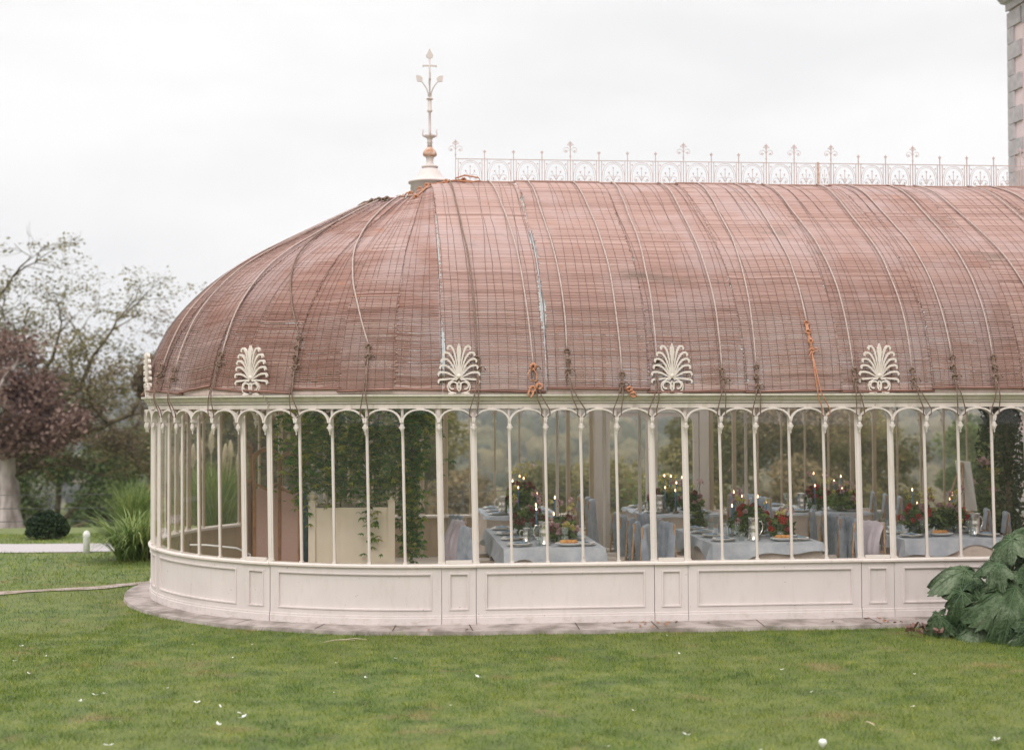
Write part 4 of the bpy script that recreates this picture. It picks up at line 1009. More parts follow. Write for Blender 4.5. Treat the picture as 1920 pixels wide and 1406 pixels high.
# ------------------------------------------------------------------ planting close by
def big_leaf(m, c, Rl, nrm, tipdir, rg, lobes=7, cup=.25, droop=.35):
    """deeply lobed, toothed, puckered leaf; c is where the stalk joins; spreads along tipdir"""
    n = Vector(nrm).normalized(); t = Vector(tipdir); t = (t-n*t.dot(n)).normalized(); b = n.cross(t)
    NA = lobes*22; NR = 10; vs = []; fs = []; W = 2*PI*.94; ph = rg.uniform(0, 6)
    lob = [rg.uniform(.68, 1.2) for _ in range(lobes)]
    def surf(a, q, rad):
        u = (a+W/2)/W*lobes; k = min(lobes-1, max(0, int(u))); f = u-k
        fold = (1-abs(2*f-1))                                 # 1 along the midrib of each lobe, 0 between lobes
        h = cup*Rl*q*q-droop*Rl*max(0, q-.3)**2*(1+.5*math.cos(a*3+ph))-.17*Rl*q*(fold-.5)
        side = math.sin(f*PI*9+q*14*(1 if f > .5 else -1))*.03*Rl*q
        r = rad*q
        return Vector(c)+t*(r*math.cos(a))+b*(r*math.sin(a))+n*(h+side)+Vector((0, 0, -droop*.45*Rl*q*q))
    for i in range(NA+1):
        a = -W/2+W*i/NA; u = (a+W/2)/W*lobes; k = min(lobes-1, int(u)); f = u-k
        e = abs(2*f-1)                                         # 0 at lobe tip, 1 in the notch
        saw = abs(((f*8+ph) % 1)*2-1); saw2 = abs(((f*23+ph) % 1)*2-1)
        rad = Rl*lob[k]*(1-.34*e**1.7)*(1-.20*saw-.09*saw2)*(1-.22*abs(a)/PI)
        for j in range(NR+1):
            vs.append(tuple(surf(a, j/NR, rad)+n*rg.uniform(-.002, .002)))
    for i in range(NA):
        for j in range(NR): fs.append((i*(NR+1)+j, (i+1)*(NR+1)+j, (i+1)*(NR+1)+j+1, i*(NR+1)+j+1))
    m.add(vs, fs, 0, True)
    for l in range(lobes):          # raised pale veins with side veins
        a = -W/2+W*(l+.5)/lobes; rv = Rl*lob[l]*.9*(1-.22*abs(a)/PI)
        m.tube([tuple(surf(a, q*.9, rv)+n*.006) for q in np.linspace(0, 1, 9)], [.008*(1-j/10) for j in range(9)], 4, 1)
        for sg in (-1, 1):
            for q0 in (.35, .52, .68):
                m.tube([tuple(surf(a+sg*W/lobes*.36*x, (q0+.2*x)*.9, rv)+n*.004) for x in (0, .35, .7)], [.004, .003, .002], 3, 1)
def gunneramat():
    m, nt, b = new_mat('giant_leaf'); w = world_pos(nt)
    f = noise(nt, 3, 5, .6, vec=w); f2 = noise(nt, 9, 6, .7, vec=w)
    c = ramp(nt, f, [(.34, (.022, .05, .016)), (.48, (.065, .115, .04)), (.62, (.20, .25, .15))])
    c = mixc(nt, fac_of(nt, f2, .58, .72, 0, .45), c, (.13, .17, .10))
    c = mixc(nt, fac_of(nt, noise(nt, 5, 6, .75, vec=w), .66, .74, 0, .7), c, (.16, .085, .05))
    nt.links.new(c, b.inputs['Base Color']); b.inputs['Roughness'].default_value = .5
    bump(nt, b, noise(nt, 38, 4, .6, vec=w), .9, .03)
    t = nt.nodes.new('ShaderNodeBsdfTranslucent'); nt.links.new(c, t.inputs[0]); s_ = nt.nodes.new('ShaderNodeMixShader'); s_.inputs[0].default_value = .1
    nt.links.new(b.outputs[0], s_.inputs[1]); nt.links.new(t.outputs[0], s_.inputs[2]); nt.links.new(s_.outputs[0], nt.nodes['Material Output'].inputs[0]); return m
M['gunnera'] = gunneramat(); M['vein'] = mat_noise('leaf_vein', (.06, .11, .045), (.11, .16, .07), 6, .5)
gn = empty('giant_rhubarb', 'clump of huge dark green lobed and toothed leaves at the foot of the wall', 'plant', (5.75, -1.1, -.05))
rg = random.Random(21)
LV = [((5.32, -1.05, .62), .36, (-.1, -.5, .85), (-1, -.3, .1)),        # flat leaf at top left
      ((5.62, -1.55, .50), .50, (-.25, -.9, .42), (-.75, -.1, -.55)),    # big one facing out and down
      ((5.36, -1.3, .34), .36, (-.5, -.8, .3), (-.35, -.1, -.9)),
      ((5.55, -1.5, .12), .30, (-.2, -.85, .5), (-.5, -.3, -.5)),
      ((5.9, -1.7, .30), .40, (.05, -.85, .5), (-.2, -.2, -.9)),
      ((6.0, -1.35, .80), .42, (.05, -.55, .8), (-.6, -.5, .1)),
      ((6.25, -1.25, 1.02), .34, (.1, -.6, .75), (-.7, -.2, .5)),
      ((6.35, -1.6, .55), .45, (.3, -.85, .45), (.1, -.3, -.8)),
      ((6.5, -1.2, .9), .42, (.4, -.4, .8), (.8, -.2, .1)),
      ((6.7, -1.5, .4), .42, (.6, -.6, .5), (.8, -.3, -.3)),
      ((5.8, -.85, .75), .34, (-.2, .3, .9), (-.3, .8, .1)), ((6.4, -.8, .85), .4, (.1, .4, .9), (.4, .8, .1))]
LV += [((5.2, -1.25, .42), .26, (-.6, -.7, .4), (-.8, .1, -.4)), ((5.75, -1.75, .16), .30, (0, -.9, .45), (-.3, -.5, -.6)), ((6.05, -1.75, .62), .36, (-.1, -.75, .65), (-.7, -.3, -.2)),
       ((5.45, -1.1, .15), .28, (-.6, -.7, .4), (-.7, -.2, -.4)), ((6.0, -1.1, 1.05), .30, (-.3, -.3, .9), (-.5, -.2, .3)), ((6.3, -1.9, .15), .36, (.1, -.8, .6), (0, -.6, -.5)),
       ((5.02, -1.1, .16), .22, (-.7, -.6, .3), (-.5, .2, -.7)), ((5.5, -1.45, .72), .24, (-.2, -.4, .9), (-.8, -.5, .0)), ((5.8, -1.65, .42), .26, (-.5, -.8, .1), (-.1, -.3, -.9)), ((6.1, -1.9, .38), .28, (-.3, -.9, .3), (-.6, 0, -.7)), ((5.7, -1.3, .95), .24, (-.4, -.5, .8), (-.9, .1, .2)), ((5.3, -1.35, .08), .22, (-.2, -.6, .8), (-.8, -.5, -.1))]
for c, Rl, nn, td in LV:
    m = MB(); big_leaf(m, Vector(c)-gn.location, Rl*1.14, nn, td, rg, rg.choice((6, 7, 7, 8)), .2, .75); link('leaf', m.mesh('leaf', [M['gunnera'], M['vein']]), gn)
    m = MB(); a = Vector(c)-gn.location; s = Vector((rg.uniform(-.1, .3), rg.uniform(0, .2), 0)); m.tube([tuple(s), tuple(s.lerp(a, .5)+Vector((0, 0, .12))), tuple(a)], [.022, .018, .012], 6)
    link('stalk', m.mesh('stalk', M['vein']), gn)
m = MB()
for i in range(14):
    x, y = rg.uniform(4.7, 5.15), rg.uniform(-1.2, -.75); k = 7; a0 = rg.uniform(0, 6); m.add([(x+.05*math.cos(a0+2*PI*q/k)*rg.uniform(.4, 1.1), y+.05*math.sin(a0+2*PI*q/k)*rg.uniform(.4, 1.1), .0+.07*rg.random()) for q in range(k)]+[(x, y, .0)], [(q, (q+1) % k, k) for q in range(k)])
M['withered'] = mat_noise('withered_leaf', (.14, .07, .05), (.3, .17, .14), 20, .9)
tag(m.build('withered_leaves', M['withered']), 'pinkish brown withered leaf scraps on the ground beside the huge green leaves', 'leaves')

def tuft(name, loc, n, hgt, spread, rg, mat, label, cat, w=.012, plumes=0, ph=(1.2, 1.7), droopk=1.0, seg=6):
    """arching grass clump"""
    root = empty(name, label, cat, loc); V = []; F = []; Lv = []
    for i in range(n):
        a = rg.uniform(0, 2*PI); h = hgt*rg.uniform(.55, 1.1); out = spread*rg.uniform(.2, 1.1); r0 = spread*.3*rg.random(); a0 = rg.uniform(0, 2*PI)
        bx, by = r0*math.cos(a0), r0*math.sin(a0); ca, sa = math.cos(a), math.sin(a); dr = rg.uniform(.15, .9)*droopk; lv = rg.random(); wi = w*rg.uniform(.6, 1.3)
        o = len(V)
        for j in range(seg+1):
            t = j/seg; x = bx+ca*out*t**1.3; y = by+sa*out*t**1.3; z = h*(t-dr*.55*t**3.2)*1.15
            ww = wi*(1-t)**.6+.0008
            V += [(x-sa*ww/2, y+ca*ww/2, z), (x+sa*ww/2, y-ca*ww/2, z)]; Lv += [lv, lv]
        for j in range(seg): F.append((o+2*j, o+2*j+1, o+2*j+3, o+2*j+2))
    link('blades', np_mesh('blades', V, F, mat, Lv), root)
    for k in range(plumes if isinstance(plumes, int) else len(plumes)):
        if isinstance(plumes, int): px, py, pz, lean = rg.uniform(-.5, .5), rg.uniform(-.3, .3), rg.uniform(*ph), rg.uniform(-.15, .15)
        else: px, py, pz, lean = plumes[k]
        V = []; F = []; Lv = []; Lh = .42*rg.uniform(.85, 1.15); o = 0
        for i in range(900):
            t = rg.random(); z = pz-Lh*(1-t); wd_ = .06*math.sin(PI*min(1, t*.92+.08))**.7+.004; a = rg.uniform(0, 2*PI); c = Vector((px+lean*(t*t)*.5+lean, py, z)); l = wd_*rg.uniform(.7, 1.2)
            d = Vector((math.cos(a)*l, math.sin(a)*l, .05+.03*rg.random())); e = Vector((-math.sin(a), math.cos(a), 0))*.005
            V += [tuple(c-e), tuple(c+e), tuple(c+d+e*.4), tuple(c+d-e*.4)]; F.append((o, o+1, o+2, o+3)); o += 4; Lv += [rg.random()]*4
        p = link('plume', np_mesh('plume', V, F, M['plume'], Lv), root)
        m = MB(); m.tube([(px*.4, py*.4, .2), (px*.8+lean*.5, py, pz*.55), (px+lean, py, pz-Lh*.95), (px+lean*1.5, py, pz-.04)], .006, 5); link('stem', m.mesh('stem', M['cane']), p)
    return root
rg = random.Random(31)
tuft('pampas_grass', (-4.45, 7.6, -.05), 900, .86, 1.0, rg, M['pampas'], 'big arching clump of green pampas grass beside the rounded end of the conservatory', 'grass clump', .028, 0, droopk=1.7)
tuft('pampas_grass', (-3.65, 11.3, -.05), 2600, 1.35, .85, rg, M['pampas'], 'pampas grass with upright cream plumes seen through the curved glass', 'grass clump', .012,
     [(-.42, 0, 1.66, .02), (-.2, 0, 1.84, -.06), (-.1, .1, 1.9, .02), (.06, 0, 1.66, .09), (.24, .1, 1.72, .02), (.10, .1, 1.45, .12), (.36, 0, 1.58, .06), (-.55, 0, 1.5, -.04)], droopk=.7)
tuft('pampas_grass', (-5.3, 12.6, -.1), 900, 1.15, .9, rg, M['pampas'], 'pale feathery grass clump behind the drive, left of the conservatory', 'grass clump', .010, 0, droopk=.9)

def bush(name, loc, rx, rz, n, size, mat, label, cat, seed, dome=True):
    rgn = np.random.default_rng(seed); root = empty(name, label, cat, loc)
    d = rgn.normal(size=(n, 3)); d /= np.linalg.norm(d, axis=1)[:, None]; d[:, 2] = np.where(d[:, 2] < -.5, -d[:, 2], d[:, 2])
    r = (.80+.22*rgn.random(n)**.5)*(1+.05*np.sin(d[:, 0]*9+d[:, 2]*7)+.04*np.sin(d[:, 1]*13))
    C = d*r[:, None]*np.array([rx, rx, rz])+np.array([0, 0, rz*.85])
    V, F, l = leaf_cards(C, size, rgn); link('foliage', np_mesh('foliage', V, F, mat, l), root)
    m = MB(); m.tube([(0, 0, 0), (.02, 0, rz*.6), (0, 0, rz)], [.05, .04, .02], 6); link('trunk', m.mesh('trunk', M['bark']), root)
    return root
bush('clipped_bush', (-6.72, 11.7, -.12), .37, .30, 6500, .035, M['leaf_dark'], 'dark green clipped round bush standing beyond the gravel drive', 'bush', 5)
m = MB(); m.lathe([(.055, -.05), (.055, .27), (.062, .29), (.058, .33), (.03, .365), (.0001, .38)], 14); tag(m.build('bollard', M['white'], None, (-5.43, 8.72, -.05)), 'short white painted bollard at the edge of the gravel drive', 'bollard')

# iron park fence beyond the drive
fn = empty('park_fence', 'low dark iron park fence with thin rails beyond the drive', 'fence', (-8, 13.2, -.1))
for i in range(9):
    x = -7+i*2.0
    m = MB(); m.box(-.018, -.012, -.3, .018, .012, .78); link('post', m.mesh('post', M['iron']), fn, (x, .1*math.sin(i), -float(-gz(x-8, 13.2))*0))
for z_ in (.25, .5, .76):
    m = MB(); m.tube([(-9+i*2, .1*math.sin(i), z_) for i in range(12)], .007, 5); link('rail', m.mesh('rail', M['iron']), fn)

# ------------------------------------------------------------------ trees
def tree(name, label, loc, limbs, r0, leafmat_, nleaf, lsize, seed, bark='bark', depth=4, spread=.75, crown=None, cl=.35, twig=True, upk=.25, group=None, sz=1.0):
    """limbs: list of starting limbs [(points, radius)] relative to loc; grows branches, then leaves near the twigs"""
    rg = random.Random(seed); root = empty(name, label, 'tree', loc, group=group); root.scale = (1, 1, sz); m = MB(); tips = []
    def grow(p, d, r, l, lev):
        n = 4; pts = [p]; dd = d.copy()
        for i in range(n):
            dd = (dd+Vector((rg.gauss(0, .2), rg.gauss(0, .2), rg.gauss(0, .16)+upk*.12))).normalized(); pts.append(pts[-1]+dd*l/n)
        m.tube([tuple(q) for q in pts], [r*(1-.5*i/n) for i in range(n+1)], 7 if lev < 1 else (5 if lev < 3 else 3))
        if lev >= depth-2: tips.extend(pts[1:])
        if lev < depth:
            for k in range(rg.choice((2, 3, 3)) if lev < depth-1 else 3):
                q = pts[rg.choice((2, 3, 4, 4))]; nd = (dd*.8+Vector((rg.gauss(0, spread), rg.gauss(0, spread), rg.gauss(0, spread*.6)+upk))).normalized()
                grow(q, nd, r*.52, l*rg.uniform(.6, .85), lev+1)
    for pts, r in limbs:
        P = [Vector(q) for q in pts]; n = len(P)
        D = []
        for i in range(n-1):
            for j in range(4): D.append(P[i].lerp(P[i+1], j/4)+Vector((rg.gauss(0, r*.10), 0, rg.gauss(0, r*.10))))
        D.append(P[-1]); rr_ = r if isinstance(r, float) else r[0]
        m.tube([tuple(q) for q in D], [rr_*(1-.6*i/(len(D)-1)) for i in range(len(D))], 9)
        L_ = sum((P[i+1]-P[i]).length for i in range(n-1))
        if rr_ < r0*.95:
            for i in range(3, len(D), 2):
                d = (D[i]-D[i-1]).normalized(); grow(D[i], (d*.5+Vector((rg.gauss(0, .7), rg.gauss(0, .7), rg.gauss(0, .5)+upk*1.5))).normalized(), rr_*(1-.6*i/len(D))*.5, L_*.27*rg.uniform(.6, 1.2), 1)
            grow(D[-1], (D[-1]-D[-2]).normalized(), rr_*.4, L_*.3, 1)
    tr = link('trunk', m.mesh('trunk', M[bark]), root)
    rgn = np.random.default_rng(seed)
    if tips and nleaf:
        T = np.array([tuple(t) for t in tips]); keep = rgn.random(len(T)) < (crown if crown else 1); T = T[keep]
        ci = rgn.integers(0, len(T), nleaf); C = T[ci]+rgn.normal(size=(nleaf, 3))*cl*np.array([1, 1, .7])
        lvt = rgn.random(len(T)); V, F, l = leaf_cards(C, lsize, rgn, lvt[ci]); link('crown', np_mesh('crown', V, F, leafmat_, l), root)
    return root
# old gnarled tree left, trunk at the picture edge, long low boughs reaching right
gl = (-13.75, 35, -2.0)
tree('gnarled_tree', 'old gnarled tree with mossy boughs and sparse olive leaves at the left', gl,
     [([(0, 0, 0), (-.05, 0, .9), (.05, 0, 1.9), (0, 0, 2.7)], .42),
      ([(0, 0, 2.2), (1.0, .3, 3.0), (2.2, .2, 4.0), (3.6, 0, 4.6), (4.6, .2, 5.2)], .20),
      ([(.2, 0, 2.5), (1.2, -.4, 3.6), (2.0, -.3, 5.2), (2.9, 0, 6.4), (3.3, 0, 7.6)], .17),
      ([(0, 0, 2.6), (-.1, .2, 4.5), (.2, .1, 6.4), (0, 0, 8.2), (-.2, 0, 9.3)], .20),
      ([(.1, 0, 2.6), (.9, .5, 4.4), (1.3, .6, 6.2), (1.9, .3, 7.6)], .15),
      ([(.1, 0, 2.2), (1.3, -.5, 2.9), (2.4, -.4, 3.1), (3.3, -.2, 2.7)], .11),
      ([(0, 0, 2.4), (-1.5, .3, 4.2), (-3, .2, 6.0), (-4, 0, 7.6)], .2)],
     .40, M['leaf_olive'], 17000, .075, 4, bark='lichen', depth=5, crown=.16, cl=.22, sz=.80)
tree('pale_trunk_beech', 'copper beech with purple brown foliage and a pale trunk, left edge', (-13.98, 33, -1.7),
     [([(1.2, .2, -.4), (1.22, .2, .6), (1.16, .2, 1.5), (1.1, .2, 2.4), (.8, .2, 3.3), (.4, .2, 4.0)], .46),
      ([(1.0, .5, 3.0), (1.4, 0, 3.9), (1.9, -.4, 4.2), (2.4, -.6, 3.9)], .13), ([(.6, .2, 3.6), (.3, 0, 4.9), (.4, 0, 5.6)], .13), ([(.8, .3, 2.9), (1.5, -.4, 3.4), (2.1, -.5, 3.3)], .09),
      ([(.5, .2, 3.6), (-1, 0, 5.4), (-2.4, 0, 6.2)], .18), ([(.8, .3, 3.0), (.9, -.8, 4.2), (1.4, -1.2, 5.0)], .12)],
     .43, M['leaf_purple'], 15000, .10, 8, bark='palebark', depth=3, crown=1, cl=.30, upk=-.05)
tree('autumn_tree', 'brown and olive leaved tree rising behind the rounded roof end at the left', (-8.6, 42, -4.0),
     [([(0, 0, 0), (.1, 0, 2), (0, 0, 4)], .35), ([(0, 0, 3.4), (-1.6, 0, 5.6), (-2.7, 0, 7.4), (-3.2, 0, 8.3)], .18), ([(0, 0, 3.6), (.2, .3, 6), (0, 0, 8.6), (.3, 0, 9.8)], .2), ([(0, 0, 3.6), (1.5, 0, 6), (2.6, 0, 8.4), (3.2, 0, 9.8)], .18), ([(0, 0, 3.4), (-1.4, .5, 5.0), (-2.2, 0, 5.8)], .11), ([(0, 0, 3), (2, .5, 4.6), (3.6, 0, 6.0)], .14)],
     .34, M['leaf_brown'], 15000, .085, 12, depth=4, crown=.36, cl=.24, sz=.80)
tree('green_tree', 'fresh green leafy tree low behind the boughs at the left', (-14.2, 47, -4.2),
     [([(0, 0, 0), (0, 0, 1.4), (0, 0, 2.2)], .25), ([(0, 0, 1.6), (-1.5, 0, 3), (-2.4, 0, 4.2)], .13), ([(0, 0, 1.6), (1.4, 0, 3), (2.4, 0, 4.0)], .13), ([(0, 0, 2), (.1, 0, 3.8), (0, 0, 5.4)], .13), ([(0, 0, 1.2), (1.8, -.4, 2.0), (3.0, 0, 2.0)], .1), ([(0, 0, 1.2), (-1.8, -.4, 2.0), (-3.2, 0, 2.0)], .1)],
     .24, M['leaf_green'], 26000, .12, 14, depth=3, crown=1, cl=.45)
def mass_tree(name, label, loc, h, w, mat, n, size, seed, group=None, nb=26, low=.2):
    """full crowned tree: trunk, limbs and a crown of leaf clumps of uneven size"""
    rgn = np.random.default_rng(seed); root = empty(name, label, 'tree', loc, group=group)
    B = rgn.normal(size=(nb, 3)); B /= np.linalg.norm(B, axis=1)[:, None]; B *= (rgn.random(nb)**.4)[:, None]; B *= np.array([w/2*.8, w/2*.8, h*(1-low)/2*.86]); B[:, 2] += h*(low+(1-low)/2)
    br = (w/2)*(.24+.22*rgn.random(nb)); ci = rgn.integers(0, nb, n); d = rgn.normal(size=(n, 3)); d /= np.linalg.norm(d, axis=1)[:, None]
    C = B[ci]+d*(br[ci]*(.55+.5*rgn.random(n)**.6))[:, None]*np.array([1, 1, .75]); C += rgn.normal(size=(n, 3))*.05
    V, F, l = leaf_cards(C, size, rgn, rgn.random(nb)[ci]); link('crown', np_mesh('crown', V, F, mat, l), root)
    m = MB(); m.tube([(0, 0, -.5), (.05, 0, h*.2), (0, 0, h*.5), (0, 0, h*.8)], [w*.045, w*.035, w*.02, w*.006], 8)
    for i in range(0, nb, 2): m.tube([(0, 0, h*.25), tuple(B[i]*np.array([.5, .5, .8])), tuple(B[i])], [w*.016, w*.01, w*.004], 5)
    link('trunk', m.mesh('trunk', M['bark']), root); return root
NT = [  # x, y, h, w, material, label
    (-6.75, 33, 7.0, 4.0, 'leaf_brown', 'brown olive tree seen through the leftmost curved panes'), (-4.6, 36, 8.0, 5.6, 'leaf_brown', 'broad brownish tree seen through the glass behind the folding screen'),
    (-1.6, 34, 7.8, 5.4, 'leaf_olive', 'dull olive tree seen through the glass behind the climbing plant'), (1.0, 38, 6.9, 4.2, 'leaf_olive', 'olive tree at the right side of the climbing plant, ending where the valley opens'),
    (-6.0, 29, 4.2, 3.8, 'leaf_olive', 'low olive tree behind the cream plumes'), (13.6, 44, 7.6, 5.0, 'leaf_olive', 'olive tree right of the glazed doors'), (16.3, 42, 8.2, 5.2, 'leaf_brown', 'brown tinged tree behind the back right table candles'),
    (19.0, 45, 8.4, 5.0, 'leaf_olive', 'olive tree behind the chairs of the back right table'), (21.6, 47, 6.6, 4.6, 'leaf_olive', 'lower tree fading towards the easel'), (25.6, 46, 6.4, 4.6, 'leaf_green', 'green tree behind the easel at the right')]
for i, (x, y, h, w, mt, lb) in enumerate(NT):
    mass_tree('leafy_tree', lb, (x, y, float(gz(x, y))-.3 if y > 30 else -1.2), h-float(gz(x, y))*.0, w, M[mt], 15000, .11, 50+i, 'trees behind the conservatory', low=.45 if i == 0 else .02)
for i, (x, y, h, w, mt, lb) in enumerate([(2.6, 52, 4.0, 5.5, 'leaf_brown', 'round brownish shrub tree below the pale field'), (6.6, 50, 4.2, 5.0, 'leaf_olive', 'round olive shrub tree behind the left pair of candles'), (10.2, 52, 4.6, 5.0, 'leaf_olive', 'olive shrub tree seen through the glazed doors'),
                                          (-11.2, 58, 5.2, 4.6, 'leaf_brown', 'autumn brown tree in the dip beyond the fence'), (-8.4, 60, 5.4, 4.4, 'leaf_green', 'green tree in the dip beyond the fence, beside the brown one'), (-15.5, 62, 5, 5, 'leaf_green', 'green tree far left in the dip beyond the fence')]):
    mass_tree('leafy_tree', lb, (x, y, float(gz(x, y))-.3), h, w, M[mt], 11000, .13, 90+i, 'trees in the dip beyond the fence', low=.0)
# far woods: one mass across the valley
def woods():
    rg = np.random.default_rng(3); t = (1+5**.5)/2
    ico = np.array([(-1, t, 0), (1, t, 0), (-1, -t, 0), (1, -t, 0), (0, -1, t), (0, 1, t), (0, -1, -t), (0, 1, -t), (t, 0, -1), (t, 0, 1), (-t, 0, -1), (-t, 0, 1)], float); ico /= np.linalg.norm(ico[0])
    fc = np.array([(0, 11, 5), (0, 5, 1), (0, 1, 7), (0, 7, 10), (0, 10, 11), (1, 5, 9), (5, 11, 4), (11, 10, 2), (10, 7, 6), (7, 1, 8), (3, 9, 4), (3, 4, 2), (3, 2, 6), (3, 6, 8), (3, 8, 9), (4, 9, 5), (2, 4, 11), (6, 2, 10), (8, 6, 7), (9, 8, 1)])
    vs = list(map(tuple, ico)); mid = {}; fs = []
    def mp_(a, b):
        k = (min(a, b), max(a, b))
        if k not in mid: p = (np.array(vs[a])+np.array(vs[b])); p /= np.linalg.norm(p); mid[k] = len(vs); vs.append(tuple(p))
        return mid[k]
    for a, b, c in fc:
        x, y, z = mp_(a, b), mp_(b, c), mp_(c, a); fs += [(a, x, z), (x, b, y), (z, y, c), (x, y, z)]
    S = np.array(vs); Fs = np.array(fs); AV = []; AF = []; AL = []; off = 0; n = 0
    while n < 5600:
        d = rg.random()**.75*2350+170; ang = rg.uniform(-.46, .50); x = d*math.sin(ang+.05)-.7; y = d*math.cos(ang+.05)-15
        az = ang+.05
        if 520 < d < 1150 and -.055 < (x/d-.028-.00000*d) < .020 and d > 620: continue       # open pale field
        if d > 420 and math.sin(x/97.+1)*math.sin(y/121.+.5) > .55: continue
        if 1500 < d < 1800 and rg.random() < .7: continue
        sc = (3.9+d/230.)*rg.uniform(.6, 1.3)
        z = float(gz(x, y)); P = S*(.62+.5*rg.random((len(S), 1))); P = P*np.array([sc, sc, sc*.9*rg.uniform(.8, 1.3)])
        c = np.array([x, y, z+sc*.75]); lv = rg.random()
        AV.append(P+c); AF.append(Fs+off); AL.append(np.full(len(S), lv)); off += len(S)
        k = 200 if d < 550 else (80 if d < 1000 else 20); dd = rg.normal(size=(k, 3)); dd /= np.linalg.norm(dd, axis=1)[:, None]; dd[:, 2] = np.abs(dd[:, 2])*.9
        C = c+dd*sc*(.85+.28*rg.random((k, 1))); e = rg.normal(size=(k, 3)); e /= np.linalg.norm(e, axis=1)[:, None]; g = np.cross(dd, e)
        q = np.stack([C-e*sc*.09, C+g*sc*.09, C+e*sc*.10], 1).reshape(-1, 3); AV.append(q); AF.append(np.arange(3*k).reshape(k, 3)+off); AL.append(np.repeat(np.clip(lv+rg.normal(size=k)*.2, 0, 1), 3)); off += 3*k
        n += 1
    return np_mesh('woodland', np.concatenate(AV), np.concatenate(AF), M['leaf_wood'], np.concatenate(AL))
tag(link('woodland', woods()), 'hazy olive and brown woods covering the far side of the valley', 'woodland', kind='stuff')
# valley air
hz = MB(); hz.box(-5000, -80, -60, 5000, 4500, 75); hm = bpy.data.materials.new('haze'); hm.use_nodes = True; nt = hm.node_tree; nt.nodes.clear()
o_ = nt.nodes.new('ShaderNodeOutputMaterial'); pv = nt.nodes.new('ShaderNodeVolumePrincipled'); pv.inputs['Color'].default_value = (.82, .88, .97, 1); pv.inputs['Density'].default_value = .0004
pv.inputs['Anisotropy'].default_value = .2; nt.links.new(pv.outputs[0], o_.inputs['Volume']); ho = hz.build('haze', hm); tag(ho, 'pale blue valley haze', 'haze', kind='stuff')

# ------------------------------------------------------------------ inside: tables laid for a dinner
def cloth(x0, x1, y0, y1, z, drop, amp, nw, seed, hem=0.0, th=0.0):
    """cloth over a table: flat top and falling folds; drop(t) may vary along the hem"""
    rg = random.Random(seed); m = MB(); vs = []; fs = []
    per = []; n = 26
    cs = [(x0, y0), (x1, y0), (x1, y1), (x0, y1)]
    for k in range(4):
        a, b = cs[k], cs[(k+1) % 4]; nn = max(8, int(math.hypot(b[0]-a[0], b[1]-a[1])/.055))
        nx, ny = [(0, -1), (1, 0), (0, 1), (-1, 0)][k]
        for i in range(nn): per.append((a[0]+(b[0]-a[0])*i/nn, a[1]+(b[1]-a[1])*i/nn, nx, ny, min(i, nn-i)/nn))
    N_ = len(per); cx, cyy = (x0+x1)/2, (y0+y1)/2; lev = 8
    ph = [rg.uniform(0, 6) for _ in range(4)]
    for j in range(lev+1):
        t = j/lev
        for i, (x, y, nx, ny, e) in enumerate(per):
            f = math.sin(i*.55*nw+ph[0])*.6+math.sin(i*.23*nw+ph[1])*.5
            d = drop*(1+hem*math.sin(i*.21+ph[2])+hem*.6*math.sin(i*.5+ph[3]))
            o = .006+amp*t**1.1*(1+f)*.6+(.02 if e < .04 else 0)*t
            dx, dy = nx, ny
            vs.append((x+dx*o, y+dy*o, z+.003-d*t if j else z+.003))
    for j in range(lev):
        for i in range(N_):
            k = (i+1) % N_; fs.append((j*N_+i, (j+1)*N_+i, (j+1)*N_+k, j*N_+k))
    fs.append(tuple(range(N_))); m.add(vs, fs, 0, False)
    return m
me_leg = (lambda m: (m.box(-.03, -.03, 0, .03, .03, .72), m)[1])(MB()).mesh('leg', M['wood'])
def lathe_mesh(name, prof_, mat, n=14, ext=None):
    m = MB(); m.lathe(prof_, n)
    if ext: ext(m)
    return m.mesh(name, mat)
me_plate = lathe_mesh('dinner_plate', [(.0001, .003), (.07, .003), (.08, .004), (.128, .018), (.131, .021), (.128, .023), (.08, .010), (.07, .008), (.0001, .008)], M['china'], 20)
me_charger = lathe_mesh('charger', [(.0001, 0), (.09, 0), (.15, .012), (.152, .015), (.09, .006), (.0001, .006)], M['silver'], 20)
me_glass = lathe_mesh('wine_glass', [(.0001, 0), (.034, .001), (.034, .003), (.006, .009), (.005, .08), (.012, .088), (.034, .11), (.041, .145), (.039, .19), (.037, .19), (.039, .145), (.032, .113), (.0001, .09)], M['drinkglass'], 12)
me_tumbler = lathe_mesh('tumbler', [(.0001, 0), (.034, 0), (.04, .10), (.0385, .10), (.033, .006), (.0001, .006)], M['drinkglass'], 12)
def handle(m): m.tube([(.05, 0, .17), (.085, 0, .175), (.105, 0, .14), (.10, 0, .09), (.075, 0, .055), (.05, 0, .05)], .008, 6)
me_jug_b = lathe_mesh('body', [(.0001, 0), (.066, 0), (.066, .012), (.058, .02), (.056, .10), (.058, .11), (.055, .12), (.053, .195), (.06, .205), (.058, .208), (.05, .195), (.05, .03), (.0001, .03)], M['silver'], 18)
m = MB(); handle(m); me_jug_h = m.mesh('handle', M['silver'])
def napk(seed):
    rg = random.Random(seed); m = MB(); n = 7; vs = []
    for i in range(n+1):
        for j in range(n+1):
            x = (i/n-.5)*.15; y = (j/n-.5)*.22; vs.append((x+rg.uniform(-.008, .008), y+rg.uniform(-.008, .008), .012+.022*abs(math.sin(i*1.7+j*.6+seed))*(1-abs(2*i/n-1))+rg.uniform(0, .008)))
    m.add(vs, [(i*(n+1)+j, (i+1)*(n+1)+j, (i+1)*(n+1)+j+1, i*(n+1)+j+1) for i in range(n) for j in range(n)]); return m.mesh('napkin', M['napkin'])
me_nap = [napk(k) for k in range(3)]
